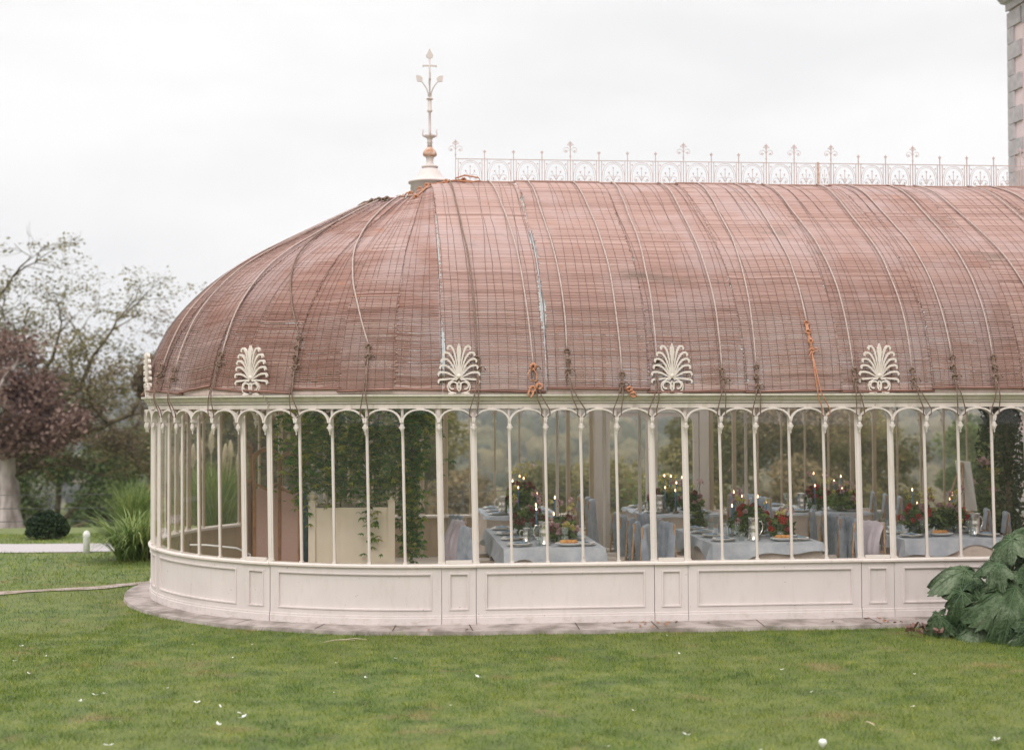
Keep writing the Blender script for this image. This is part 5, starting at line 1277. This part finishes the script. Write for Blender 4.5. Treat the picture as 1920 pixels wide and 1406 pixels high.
me_holder = lathe_mesh('holder', [(.0001, 0), (.045, 0), (.045, .006), (.012, .018), (.009, .06), (.018, .07), (.016, .085), (.0001, .085)], M['brass'], 12)
me_flame = lathe_mesh('flame', [(.0001, 0), (.0075, .009), (.0095, .017), (.0065, .030), (.0001, .047)], M['flame'], 8)
def candle_mesh(h): return lathe_mesh('candle', [(.0105, 0), (.0095, h), (.002, h+.001), (.0015, h+.008)], M['blue_candle'], 8)
def bouquet(seed, w, h, label, group, kinds, tablez=0):
    rgn = np.random.default_rng(seed); root = empty('flower_arrangement', label, 'flowers', group=group)
    m = MB(); m.lathe([(.05, 0), (.075, .02), (.085, .08), (.08, .10)], 12); link('bowl', m.mesh('bowl', M['silver']), root)
    n = 430; d = rgn.normal(size=(n, 3)); d /= np.linalg.norm(d, axis=1)[:, None]; C = d*(rgn.random(n)**.4)[:, None]*np.array([w/2, w/2*.9, h*.5])+np.array([0, 0, h*.48]); C[:, 2] = np.maximum(C[:, 2], .01)
    V, F, l = leaf_cards(C, .045, rgn, elong=1.9); link('foliage', np_mesh('foliage', V, F, M['flowerleaf'], l), root)
    rg = random.Random(seed)
    for k in range(22):
        a = rg.uniform(0, 2*PI); e = rg.uniform(-.1, 1.3); col = rg.choice(kinds); rad = rg.uniform(.028, .05)
        c = np.array([w/2*.95*math.cos(a)*math.cos(e), w/2*.9*math.sin(a)*math.cos(e), h*.5+h*.5*math.sin(e)])
        q = 46; d = rgn.normal(size=(q, 3)); d /= np.linalg.norm(d, axis=1)[:, None]
        V, F, l = leaf_cards(d*rad*.75*(.5+.5*rgn.random((q, 1)))+c, rad*.95, rgn, elong=1.1); link('bloom', np_mesh('bloom', V, F, M[col], l), root)
    for k in range(7):      # tall airy stems with small heads
        a = rg.uniform(0, 2*PI); r_ = w*.4; z_ = h*rg.uniform(1.15, 1.6); st = MB(); st.tube([(0, 0, .1), (r_*.5*math.cos(a), r_*.5*math.sin(a), z_*.6), (r_*math.cos(a), r_*math.sin(a), z_)], .003, 4)
        so_ = link('stem', st.mesh('stem', M['flowerleaf']), root)
        V, F, l = leaf_cards(rgn.normal(size=(26, 3))*.016+np.array([r_*math.cos(a), r_*math.sin(a), z_]), .022, rgn); link('bloom', np_mesh('bloom', V, F, M[rg.choice(['yellow', 'pink', 'petal2'] if 'petal2' in M else ['yellow', 'pink'])], l), so_)
    return root
# chiavari chair with a long gauze drape over the back; seat front faces +X, back at x=0
def make_chair():
    root = empty('draped_chair', 'x', 'chair', group='draped chairs at the dinner tables')
    for sg in (-1, 1):
        m = MB(); pts = [(.03, sg*.17, 0), (.0, sg*.18, .44), (-.035, sg*.185, .96)]
        m.tube(pts, .012, 7)
        for zz in (.2, .3, .52, .6, .7, .8, .9): m.lathe([(.012, -.006), (.017, 0), (.012, .006)], 7, (.03-.03*min(1, zz/.44)-.035*max(0, zz-.44)/.52, sg*(.17+.015*zz), zz))
        link('leg', m.mesh('leg', M['wood']), root)
        m = MB(); m.tube([(.40, sg*.19, 0), (.39, sg*.18, .44)], .012, 7); link('leg', m.mesh('leg', M['wood']), root)
    m = MB(); m.box(-.005, -.19, .435, .41, .19, .462); m.box(.005, -.18, .463, .40, .18, .495, 1); link('seat', m.mesh('seat', [M['wood'], M['beige']]), root)
    m = MB()
    for zz in (.58, .62, .87, .93): x = -.035*(zz-.44)/.52; m.tube([(x, -.183, zz), (x-.018, 0, zz), (x, .183, zz)], .009, 6)
    for k in range(-3, 4): m.tube([(-.01, k*.045, .62), (-.03, k*.045, .87)], .006, 5)
    link('backrest', m.mesh('backrest', M['wood']), root)
    m = MB(); m.tube([(.02, -.17, .2), (.39, -.185, .2)], .008, 5); m.tube([(.02, .17, .2), (.39, .185, .2)], .008, 5); m.tube([(.39, -.18, .25), (.39, .18, .25)], .008, 5); link('stretcher', m.mesh('stretcher', M['wood']), root)
    return root
def drape_mesh(seed, puff=0.0, length=.66):
    rg = random.Random(seed); vs = []; fs = []; nu, nv = 20, 16
    ph = [rg.uniform(0, 6) for _ in range(4)]; w = .172
    for j in range(nv+1):
        t = j/nv
        for i in range(nu+1):
            u = i/nu*2-1; fold = math.sin(i*1.9+ph[0])*.8+math.sin(i*.8+ph[1]+t*1.5)*.7
            if t < .18:     # front fall, inside the back
                q = t/.18; z = .70+q*.27; x = -.0+.006-.03*q
            elif t < .24: q = (t-.18)/.06; z = .97+.006*math.sin(q*PI)+.012*math.sin(i*1.1+ph[2])*.6; x = -.024-.035*q
            else: q = (t-.24)/.76; z = .97-q*(length+.05*math.sin(i*.9+ph[3])); x = -.06-.012*q-.04*(q**.6)*(1+fold)*.7-puff*math.sin(q*PI)*.08
            vs.append((x+.004*fold+(.05*abs(u)**8 if t > .24 else 0), u*(w+.022+.03*(t > .24)*((t-.24)/.76)), z+(.012*math.cos(u*PI*.5)-.008)))
    for j in range(nv):
        for i in range(nu): fs.append((j*(nu+1)+i, j*(nu+1)+i+1, (j+1)*(nu+1)+i+1, (j+1)*(nu+1)+i))
    m = MB(); m.add(vs, fs, 0, True); return m
proto = make_chair(); dm = [drape_mesh(k, length=l).mesh('drape', M['drape']) for k, l in ((1, .74), (2, .68), (3, .8))]; dl = drape_mesh(9, 1.2, .6).mesh('drape', M['lilac'])
used = [0]
def chair(x, y, rz, label, lil=False, z=0.006):
    c = proto if not used[0] else copy_tree(proto)
    if used[0]:
        for ch in list(c.children):
            if ch.name.startswith('drape'): bpy.data.objects.remove(ch)
    used[0] += 1; c.location = (x, y, z); c.rotation_euler = (0, 0, rz+(.38 if abs(rz) < 1 else -.38)); c['label'] = label
    d = link('drape', dl if lil else dm[used[0] % 3], c)
    if lil: d['label'] = 'glossy lilac satin drape'
    return c
TZ = .75
TB = [('front left table', .70, 1.80, .42, 3.1, 1), ('back left table', .86, 1.92, 5.1, 6.85, 2), ('back middle table', 3.12, 4.25, 5.1, 6.85, 3), ('front middle table', 3.10, 4.36, .72, 2.75, 4), ('back right table', 5.32, 6.5, 5.1, 6.85, 5), ('front right table', 5.42, 6.75, .92, 2.9, 6)]
fl = {1: [(1.28, 2.4, 1.23), (1.32, 1.8, 1.16), (1.39, 1.5, 1.24), (1.34, 1.2, 1.07), (1.17, 1.5, 1.11), (1.22, 2.0, 1.12)],
      2: [(1.38, 5.6, 1.3), (1.46, 5.8, 1.26), (1.28, 5.65, 1.23), (1.32, 5.5, 1.2), (1.33, 5.3, 1.15)],
      3: [(3.57, 5.8, 1.28), (3.68, 5.85, 1.27), (3.88, 6.0, 1.24), (3.69, 5.5, 1.19), (3.49, 5.35, 1.13), (3.63, 5.3, 1.09)],
      4: [(3.82, 2.6, 1.22), (3.87, 2.4, 1.18), (4.09, 2.45, 1.17), (4.13, 2.2, 1.12), (3.57, 1.7, 1.11), (3.97, 1.8, 1.03)],
      5: [(6.04, 6.4, 1.27), (6.13, 6.2, 1.26), (6.17, 5.8, 1.18), (6.34, 6.0, 1.24), (5.78, 5.5, 1.13), (6.16, 5.4, 1.09)],
      6: [(6.16, 2.6, 1.23), (6.07, 2.2, 1.08), (6.12, 2.1, 1.08), (6.53, 2.2, 1.19), (6.41, 2.0, 1.15), (6.23, 1.8, 1.05)]}
fcol = {1: ['burgundy', 'burgundy', 'pink', 'pink'], 2: ['burgundy', 'burgundy', 'burgundy', 'yellow'], 3: ['burgundy', 'pink', 'burgundy', 'yellow'], 4: ['red', 'pink', 'burgundy', 'red'], 5: ['burgundy', 'red', 'burgundy'], 6: ['red', 'pink', 'yellow', 'burgundy']}
ordn = ['first', 'second', 'third', 'fourth', 'fifth', 'sixth', 'seventh']
for (nm, x0, x1, y0, y1, ti) in TB:
    front = nm.startswith('front')
    t = empty('dinner_table', 'long wooden table under linen, the '+nm, 'table', ((x0+x1)/2, (y0+y1)/2, .006), group='dinner tables')
    hx, hy = (x1-x0)/2, (y1-y0)/2
    m = MB(); m.box(-hx, -hy, .72, hx, hy, TZ-.007); link('tabletop', m.mesh('tabletop', M['wood']), t)
    for sx_ in (-1, 1):
        for sy_ in (-1, 1): link('leg', me_leg, t, (sx_*(hx-.08), sy_*(hy-.08), 0))
    tag(cloth(x0, x1, y0, y1, TZ, .66, .05, 1.0, ti).build('tablecloth', M['beige']), 'beige linen cloth reaching the floor on the '+nm, 'tablecloth', 'linen tablecloths')
    if front: tag(cloth(x0-.012, x1+.012, y0-.02, y1, TZ+.004, .15 if ti != 1 else .26, .05, .8, ti+20, hem=.35).build('gauze_overlay', M['gauze']), 'blue grey gauze laid over the linen of the '+nm, 'table runner', 'gauze overlays')
    else: tag(cloth(x0-.008, x1+.008, y0-.02, y1, TZ+.004, .035, .03, 1.1, ti+20, hem=.4).build('gauze_overlay', M['gauze']), 'blue grey gauze laid over the linen of the '+nm, 'table runner', 'gauze overlays')
    z = TZ+.012; rg = random.Random(ti*3)
    ny = 4 if front else 3
    for side, sx_, xx in (('left', -1, x0+.19), ('right', 1, x1-.19)):
        for k in range(ny):
            yy = y0+.28+(y1-y0-.5)*k/(ny-1); w = ordn[k]+' from near end, %s side of %s' % (side, nm)
            c = empty('place_setting_plate', 'white plate on metal charger, '+w, 'plate', (xx, yy, z), group='dinner plates'); link('plate', me_plate, c, (0, 0, .008)); link('charger', me_charger, c)
            tag(link('napkin', me_nap[(k+ti) % 3], None, (xx, yy, z+.012), (0, 0, rg.uniform(-.5, .5))), 'crumpled blue napkin, '+w, 'napkin', 'blue napkins')
            tag(link('wine_glass', me_glass, None, (xx-sx_*.19, yy+.13, z)), 'clear wine glass, '+w, 'glass', 'wine glasses')
            tag(link('tumbler', me_tumbler, None, (xx-sx_*.21, yy-.02, z)), 'clear low tumbler, '+w, 'tumbler', 'tumblers')
    jp = {1: [(1.18, .78), (1.02, 1.2)], 2: [(1.12, 5.45)], 3: [(3.42, 5.4), (3.3, 5.75)], 4: [(3.65, 1.0)], 5: [(5.6, 5.6)], 6: [(6.45, 1.35)]}[ti]
    for k, (jx, jy) in enumerate(jp):
        j = empty('tankard', ('tall' if k == 0 else 'smaller')+' silver tankard with a curved handle on the '+nm, 'tankard', (jx, jy, z), (0, 0, PI if ti in (1, 2, 3) else .3), 'silver tankards'); link('body', me_jug_b, j); link('handle', me_jug_h, j)
        if k: j.scale = (.75, .75, .75)
        else: j.scale = (1.15, 1.15, 1.25)
    for k, (fx, fy, fz) in enumerate(sorted(fl[ti], key=lambda q: (q[0]+.69)/(q[1]+15.3)-.0)):
        h = fz-.02-z-.085
        c = empty('taper_candle', 'lit blue taper candle, %s from the left on the %s' % (ordn[k], nm), 'candle', (fx, fy, z), group='lit taper candles')
        link('holder', me_holder, c); link('candle', candle_mesh(h), c, (0, 0, .085)); link('flame', me_flame, c, (0, 0, .085+h+.006))
    cx, cy_ = (x0+x1)/2, (y0+y1)/2
    spots = [(cx+.0, y0+(.55 if not front else 1.0), .52, .30), (cx+.16, y0+(.9 if not front else .78), .34, .24)]
    if ti == 1: spots = [(1.12, 2.0, .42, .34), (1.42, 1.1, .36, .30)]
    if ti == 2: spots = [(1.40, 5.5, .50, .46)]
    if ti == 3: spots = [(3.55, 5.75, .5, .32), (3.88, 5.35, .36, .30)]
    if ti == 4: spots = [(3.75, 1.55, .5, .36), (4.02, 1.15, .3, .26)]
    if ti == 5: spots = [(5.9, 5.8, .42, .34), (6.2, 5.45, .5, .3)]
    if ti == 6: spots = [(5.9, 1.75, .42, .34), (6.28, 1.75, .5, .34)]
    for k, (bx, by, w, h) in enumerate(spots):
        b = bouquet(ti*10+k, w, h, 'largest flower arrangement of dark blooms on the '+nm if k == 0 else 'smaller flower arrangement with brighter blooms on the '+nm, 'flower arrangements', fcol[ti] if k == 0 else fcol[ti]+['yellow', 'pink'])
        b.location = (bx, by, z)
    if ti == 4:     # trailing garland over the edge of the back middle table lies behind; fruit and bread in front
        pass
    if front:
        bx, by = {1: (1.44, .62), 4: (3.98, .92), 6: (6.0, 1.3)}[ti]
        p = tag(link('platter', me_plate, None, (bx, by, z)), 'pale oval platter holding bread at the near end of the '+nm, 'platter', 'bread platters'); p.scale = (1.25, .9, 1.6)
        for k in range(3):
            m = MB(); m.lathe([(.0001, -.02), (.03, -.014), (.042, .004), (.03, .024), (.0001, .03)], 12); o = m.build('bread_roll', M['bread'], None, (bx-.06+.06*k, by+.015*(k % 2), z+.042), (0, 0, .4*k)); o.scale = (1.2, .85, .9)
            tag(o, '%s golden brown bread roll on the platter of the %s' % (['left', 'middle', 'right'][k], nm), 'bread', 'bread rolls')
m = MB(); rgn = np.random.default_rng(8)
C = np.stack([3.92+.05*rgn.normal(size=500), 5.08-.03*rgn.random(500), .78-.42*rgn.random(500)**1.3], -1); V, F, l = leaf_cards(C, .045, rgn, elong=2); tag(link('garland', np_mesh('garland', V, F, M['flowerleaf'], l)), 'trailing green garland hanging over the near edge of the back middle table', 'garland')
# chairs
Lc = [(2.30, .75), (2.28, 1.22), (2.30, 1.7), (2.29, 2.2), (2.29, 2.75)]
for k, (x, y) in enumerate(Lc): chair(x, y, PI+.06*(k % 2), 'blue grey draped chair, %s from near end, right side of the front left table' % ordn[k])
for k, (x, y) in enumerate([(2.70, 1.15), (2.66, 1.75), (2.70, 2.4)]): chair(x-.02, y, .08*(k-1), 'blue grey draped chair, %s from near end, left side of the front middle table' % ordn[k])
for k, (x, y) in enumerate([(4.84, 1.05), (4.86, 1.6), (4.82, 2.2), (4.84, 2.75)]): chair(x, y, PI-.05*(k % 2), 'blue grey draped chair, %s from near end, right side of the front middle table' % ordn[k])
for k, (x, y) in enumerate([(5.08, .95), (5.02, 1.6), (5.02, 2.25)]): chair(x-.02, y, .1-.06*k, 'draped chair, %s from near end, left side of front right table' % ordn[k]+(', lilac drape' if k == 0 else ''), k == 0)
for k, (x, y) in enumerate([(7.18, 1.5), (7.15, 2.1), (7.16, 2.7)]): chair(x, y, PI+.1, 'blue grey draped chair, %s from near end, right side of the front right table' % ordn[k])
for k, (x, y) in enumerate([(.33, .75), (.30, 1.7), (.32, 2.5)]): chair(x, y, .1*k-.1, 'draped chair, %s from near end, left side of front left table' % ordn[k]+(', lilac drape' if k == 1 else ''), k == 1)
for k, (x, y) in enumerate([(2.36, 5.3), (2.38, 5.85), (2.36, 6.45)]): chair(x, y, PI+.05*k, 'blue grey draped chair, %s from near end, right side of the back left table' % ordn[k])
for k, (x, y) in enumerate([(4.72, 5.35), (4.74, 5.9), (4.72, 6.45)]): chair(x, y, PI-.04*k, 'blue grey draped chair, %s from near end, right side of the back middle table' % ordn[k])
for k, (x, y) in enumerate([(4.92+.08, 5.5), (4.98, 6.2)]): chair(x, y, .05, 'blue grey draped chair, %s from near end, left side of the back right table' % ordn[k])
for k, (x, y) in enumerate([(6.98, 5.35), (6.98, 5.95), (6.98, 6.5)]): chair(x, y, PI+.12, 'blue grey draped chair, %s from near end, right side of the back right table' % ordn[k])

# big white planter box with a climber, in the rounded end
pb = empty('planter_box', 'large cream painted square planter of vertical boards with finialled corner posts', 'planter', (-1.0, 2.5, .006))
for (ax, ay) in ((0, -1), (0, 1)):
    m = MB(); m.box(-.44, ay*.46-.015, .06, .44, ay*.46+.015, 1.11)
    for k in range(9): m.box(-.437+k*.0975, ay*.46-.019 if ay < 0 else ay*.46+.0151, .08, -.437+k*.0975+.089, ay*.46-.0151 if ay < 0 else ay*.46+.019, 1.09)
    link('board_panel', m.mesh('board_panel', M['planter']), pb)
for ax in (-1, 1):
    m = MB(); m.box(ax*.46-.015, -.44, .06, ax*.46+.015, .44, 1.11)
    for k in range(9): m.box(ax*.46-.019 if ax < 0 else ax*.46+.0151, -.437+k*.0975, .08, ax*.46-.0151 if ax < 0 else ax*.46+.019, -.437+k*.0975+.089, 1.09)
    link('board_panel', m.mesh('board_panel', M['planter']), pb)
for sx_ in (-1, 1):
    for sy_ in (-1, 1):
        m = MB(); x, y = sx_*.475, sy_*.475; m.box(x-.04, y-.04, 0, x+.04, y+.04, 1.18); m.lathe([(.05, 1.18), (.05, 1.195), (.02, 1.205), (.02, 1.215)], 10, (x, y, 0))
        if (sx_, sy_) == (-1, -1): m.lathe([(.02, 1.21), (.045, 1.235), (.052, 1.265), (.04, 1.29), (.015, 1.305), (.0001, 1.31)], 12, (x, y, 0))
        else: m.lathe([(.03, 1.2), (.0001, 1.25)], 4, (x, y, 0))
        link('corner_post', m.mesh('corner_post', M['planter']), pb)
m = MB(); m.box(-.43, -.43, .9, .43, .43, 1.06); link('soil', m.mesh('soil', M['soil']), pb)
def vine(name, label, stems, leaves, seed, canes=(), wires=(), mat='leaf_vine'):
    rg = random.Random(seed); rgn = np.random.default_rng(seed); root = empty(name, label, 'plant', stems[0][0]); iv = Vector(stems[0][0]); m = MB(); allp = []
    for st in stems:
        P = [Vector(p)-iv for p in st]; D = []
        for i in range(len(P)-1):
            for j in range(5): D.append(P[i].lerp(P[i+1], j/5)+Vector((rg.gauss(0, .012), rg.gauss(0, .012), 0)))
        D.append(P[-1]); m.tube([tuple(p) for p in D], .009, 5)
    link('stem', m.mesh('stem', M['bark']), root)
    for cn in canes:
        c = MB(); c.tube([tuple(Vector(p)-iv) for p in cn], .009, 6); link('cane', c.mesh('cane', M['cane']), root)
    if wires:
        c = MB()
        for w_ in wires: c.tube([tuple(Vector(p)-iv) for p in w_], .003, 4)
        link('trellis_wire', c.mesh('trellis_wire', M['cane']), root)
    V = []; F = []; Lv = []; o = 0
    for (c, sp, n) in leaves:
        for i in range(n):
            p = np.array(c)+rgn.normal(size=3)*np.array(sp)-np.array(iv); lv = rgn.random(); az = rgn.random()*6.28; s = .06+.055*rgn.random(); tl = rgn.normal()*.3
            for k in range(5):       # five drooping fingers
                a = az+(k-2)*.62; dx, dy, dz = math.cos(a)*.8, math.sin(a)*.8, -.35-.35*abs(k-2)*.4+tl*.5+rgn.normal()*.12; L_ = s*(1-.12*abs(k-2)); nx, ny = -math.sin(a)*L_*.17, math.cos(a)*L_*.17
                V += [p, p+np.array([dx*.5*L_+nx, dy*.5*L_+ny, dz*.35*L_]), p+np.array([dx*L_, dy*L_, dz*L_]), p+np.array([dx*.5*L_-nx, dy*.5*L_-ny, dz*.35*L_])]
                F.append((o, o+1, o+2, o+3)); o += 4; Lv += [lv]*4
    link('leaves', np_mesh('leaves', V, F, M[mat], Lv), root); return root
L0 = [((-1.0, 2.35, 1.9), (.36, .25, .34), 680), ((-.65, 2.3, 2.1), (.34, .25, .25), 420), ((-1.35, 2.2, 2.15), (.25, .2, .18), 380), ((-.75, 2.3, 1.55), (.25, .2, .25), 420), ((-1.5, 2.1, 1.75), (.14, .15, .2), 190), ((-1.62, 2.0, 1.45), (.06, .08, .22), 90),
      ((-.28, 2.2, 1.9), (.14, .12, .3), 420), ((-.30, 2.2, 1.2), (.08, .1, .35), 420), ((-.28, 2.15, .75), (.07, .08, .12), 130), ((-.2, 2.0, 2.2), (.12, .12, .12), 200), ((-1.25, 2.3, 1.5), (.12, .15, .2), 160),
      ((-.80, 1.93, .95), (.08, .02, .14), 26), ((-.72, 1.92, .75), (.05, .02, .1), 8), ((-1.75, 2.3, 2.2), (.1, .1, .1), 40), ((-1.9, 2.4, 2.05), (.05, .05, .14), 26)]
vine('climbing_plant', 'tall climbing plant with drooping finger shaped leaves trained up canes from the cream planter', [[(-1.2, 2.4, 1.0), (-1.25, 2.35, 1.6), (-1.1, 2.3, 2.3)], [(-1.15, 2.45, 1.0), (-1.1, 2.4, 1.7), (-.9, 2.3, 2.4)], [(-.7, 2.4, 1.0), (-.75, 2.4, 1.8), (-.6, 2.3, 2.5)], [(-.42, 2.3, 1.1), (-.3, 2.2, .7), (-.28, 2.15, 1.5), (-.25, 2.1, 2.3)],
      [(-1.3, 2.3, 2.3), (-1.6, 2.1, 2.0), (-1.65, 2.0, 1.3)]], L0, 17, canes=[[(-1.22, 2.42, 1.0), (-1.17, 2.4, 2.2)], [(-.72, 2.3, 1.0), (-.86, 2.2, 1.75)], [(-.66, 2.5, 1.0), (-.72, 2.5, 2.3)], [(-1.3, 2.4, 1.0), (-1.28, 2.4, 1.9)]], wires=[[(-1.4, 2.25, 1.2), (-.55, 2.25, 1.2)], [(-1.4, 2.25, 1.45), (-.55, 2.25, 1.45)], [(-1.0, 2.25, 1.05), (-1.0, 2.25, 2.2)]])
# grey trough with a shrub
tr_ = empty('planter_trough', 'low grey white wooden trough behind the cream planter', 'planter', (-1.85, 3.9, .006))
m = MB(); m.box(-.35, -.3, .04, .35, .3, .66); m.box(-.38, -.33, .66, .38, .33, .70); m.box(-.34, -.305, .06, .34, -.3005, .64)
for k in range(7): m.box(-.345+k*.1, -.308, .06, -.345+k*.1+.095, -.3055, .64)
link('body', m.mesh('body', M['greyplanter']), tr_); m = MB(); m.box(-.33, -.28, .7, .33, .28, .712); link('soil', m.mesh('soil', M['soil']), tr_)
vine('leafy_shrub', 'low bushy green shrub spilling from the grey trough', [[(-1.85, 3.9, .7), (-1.8, 3.85, .95)], [(-1.7, 3.8, .7), (-1.6, 3.75, .9)]], [((-1.75, 3.8, .85), (.17, .12, .08), 420), ((-1.6, 3.6, .6), (.05, .03, .12), 24)], 23)
# folding screen
sc_ = empty('folding_screen', 'three leaf folding screen in brown wood with pinkish fabric and arched glazed tops', 'screen', (-2.05, 2.3, .006))
def leaf_panel(w, h, gl_):
    p = MB(); t = .018; zf = h*.74
    p.box(-w/2, -t, 0, -w/2+.03, t, h-.10); p.box(w/2-.03, -t, 0, w/2, t, h-.10); p.box(-w/2+.03, -t+.002, .05, w/2-.03, t-.002, .09)
    arc = [(-w/2+.015+(w-.03)*i/14, h-.105+.085*math.sin(PI*i/14)**1.0*(1 if not i % 1 else 1)) for i in range(15)]
    p.ribbon(arc, .05, -t-.001, t+.001)
    arc2 = [(-w/2+.03+(w-.06)*i/14, zf+.03*math.cos(2*PI*i/14)) for i in range(15)]
    p.ribbon(arc2, .03, -t+.001, t-.001)
    f = MB(); f.box(-w/2+.031, -.006, .09, w/2-.031, .006, zf-.02)
    g = MB(); g.box(-w/2+.031, -.002, zf+.0, w/2-.031, .002, h-.1)
    return p, f, g
for (cx_, cy_, a, w, h) in ((-.22, .06, 1.25, .30, 1.9), (.02, -.02, .35, .34, 1.83), (.30, -.02, -.5, .30, 1.78)):
    p, f, g = leaf_panel(w, h, 1)
    po = link('frame', p.mesh('frame', M['darkwood']), sc_, (cx_, cy_, 0), (0, 0, a)); link('fabric', f.mesh('fabric', M['screenfab']), po); link('glass_pane', g.mesh('glass_pane', M['pane']), po)
m = MB(); m.lathe([(.09, 0), (.13, .15), (.15, .45), (.12, .75), (.08, .85), (.10, .9), (.085, .9), (.0001, .86)], 18); tag(m.build('glazed_urn', M['bluepot'], None, (-1.66, 2.95, .35)), 'blue glazed urn half hidden behind the corner of the cream planter', 'urn')
m = MB(); m.box(-.18, -.18, 0, .18, .18, .345); tag(m.build('plinth_block', M['greyplanter'], None, (-1.66, 2.95, .006)), 'plain grey block carrying the blue glazed urn', 'stand')
m = MB(); m.tube([(-2.9, 1.95, .70), (-2.7, 1.9, .70), (-2.35, 1.9, .66), (-2.2, 1.95, .58), (-2.2, 2.0, .02)], .012, 8); tag(m.build('heating_pipe', M['white']), 'thin white pipe bending down behind the left curved panes', 'pipe')
# easel with a white board, back of it to the left
ea = empty('easel', 'wooden easel seen edge on near the far right glass', 'easel', (7.62, 4.5, .006))
for (a, b) in (((-.05, -.25, 0), (0, -.02, 1.5)), ((-.05, .25, 0), (0, .02, 1.5)), ((-.55, 0, 0), (-.02, 0, 1.45))):
    m = MB(); m.tube([a, b], .016, 5); link('leg', m.mesh('leg', M['wood']), ea)
m = MB(); m.box(-.0, -.3, .78, .06, .3, .81); link('ledge', m.mesh('ledge', M['wood']), ea)
bd = MB(); bd.add([(.06, -.26, .82), (.06, .26, .82), (-.03, .26, 1.52), (-.03, -.26, 1.52), (.075, -.26, .82), (.075, .26, .82), (-.015, .26, 1.52), (-.015, -.26, 1.52)], [(0, 3, 2, 1), (4, 5, 6, 7), (0, 1, 5, 4), (1, 2, 6, 5), (2, 3, 7, 6), (3, 0, 4, 7)])
tag(bd.build('sign_board', M['white'], None, (7.66, 4.5, .006)), 'white board leaning on the easel near the far right glass', 'board')
# ivy covered column and potted flowers at the far right
m = MB(); m.tube([(8.55, 5.2, 0), (8.5, 5.15, 1.2), (8.6, 5.2, 2.4), (8.5, 5.2, 3.9)], [.17, .14, .13, .1], 10)
iv_ = empty('ivy_trunk', 'thick dark trunk smothered in small leaved ivy inside at the right edge', 'climber', (8.5, 5.2, 0)); o = link('trunk', m.mesh('trunk', M['bark']), iv_); o.location = (-8.5, -5.2, 0)
rgn = np.random.default_rng(70); n = 9000; a = rgn.random(n)*2*PI; zz = rgn.random(n)*3.6; rr_ = .16+.11*rgn.random(n)+.05*np.sin(zz*5)+.04*np.sin(a*3+zz*2)
V, F, l = leaf_cards(np.stack([.02+rr_*np.cos(a)*1.25, rr_*np.sin(a), zz], -1), .05, rgn, elong=1.1); link('ivy', np_mesh('ivy', V, F, M['leaf_dark'], l), iv_)
rf = empty('potted_flowers', 'tall leafy potted plant with pink and white flower heads near the easel', 'plant', (8.15, 4.9, .006))
m = MB(); m.lathe([(.12, 0), (.17, .32), (.18, .34), (.15, .34), (.0001, .3)], 14); link('pot', m.mesh('pot', M['stone']), rf)
C = rgn.normal(size=(900, 3))*np.array([.09, .09, .28])+np.array([0, 0, .95]); V, F, l = leaf_cards(C, .05, rgn, elong=1.8); link('foliage', np_mesh('foliage', V, F, M['leaf_green'], l), rf)
for (x, y, z_, c_) in ((-.03, 0, 1.5, 'pink'), (.08, 0, 1.36, 'yellow'), (-.1, .05, 1.2, 'pink'), (.05, -.05, 1.1, 'pink')):
    V, F, l = leaf_cards(rgn.normal(size=(60, 3))*np.array([.045, .045, .022])+np.array([x, y, z_]), .045, rgn); link('bloom', np_mesh('bloom', V, F, M[c_], l), rf)
# tall daisies just outside the glazed doors and a flower bed tuft at the left
rf = empty('flower_clump', 'clump of yellow and white flowers just outside the glazed doors', 'plant', (4.05, 8.3, -.05))
C = rgn.normal(size=(1500, 3))*np.array([.28, .2, .26])+np.array([0, 0, .62]); C[:, 2] = np.abs(C[:, 2]); V, F, l = leaf_cards(C, .06, rgn, elong=2.2); link('foliage', np_mesh('foliage', V, F, M['leaf_green'], l), rf)
for k in range(16):
    x, y, z_ = rgn.normal()*.25, rgn.normal()*.12, .8+rgn.random()*.45; V, F, l = leaf_cards(rgn.normal(size=(40, 3))*np.array([.04, .04, .014])+np.array([x, y, z_]), .04, rgn); link('bloom', np_mesh('bloom', V, F, M['petal3'] if 'petal3' in M else M['yellow' if k % 3 else 'pink'], l), rf)
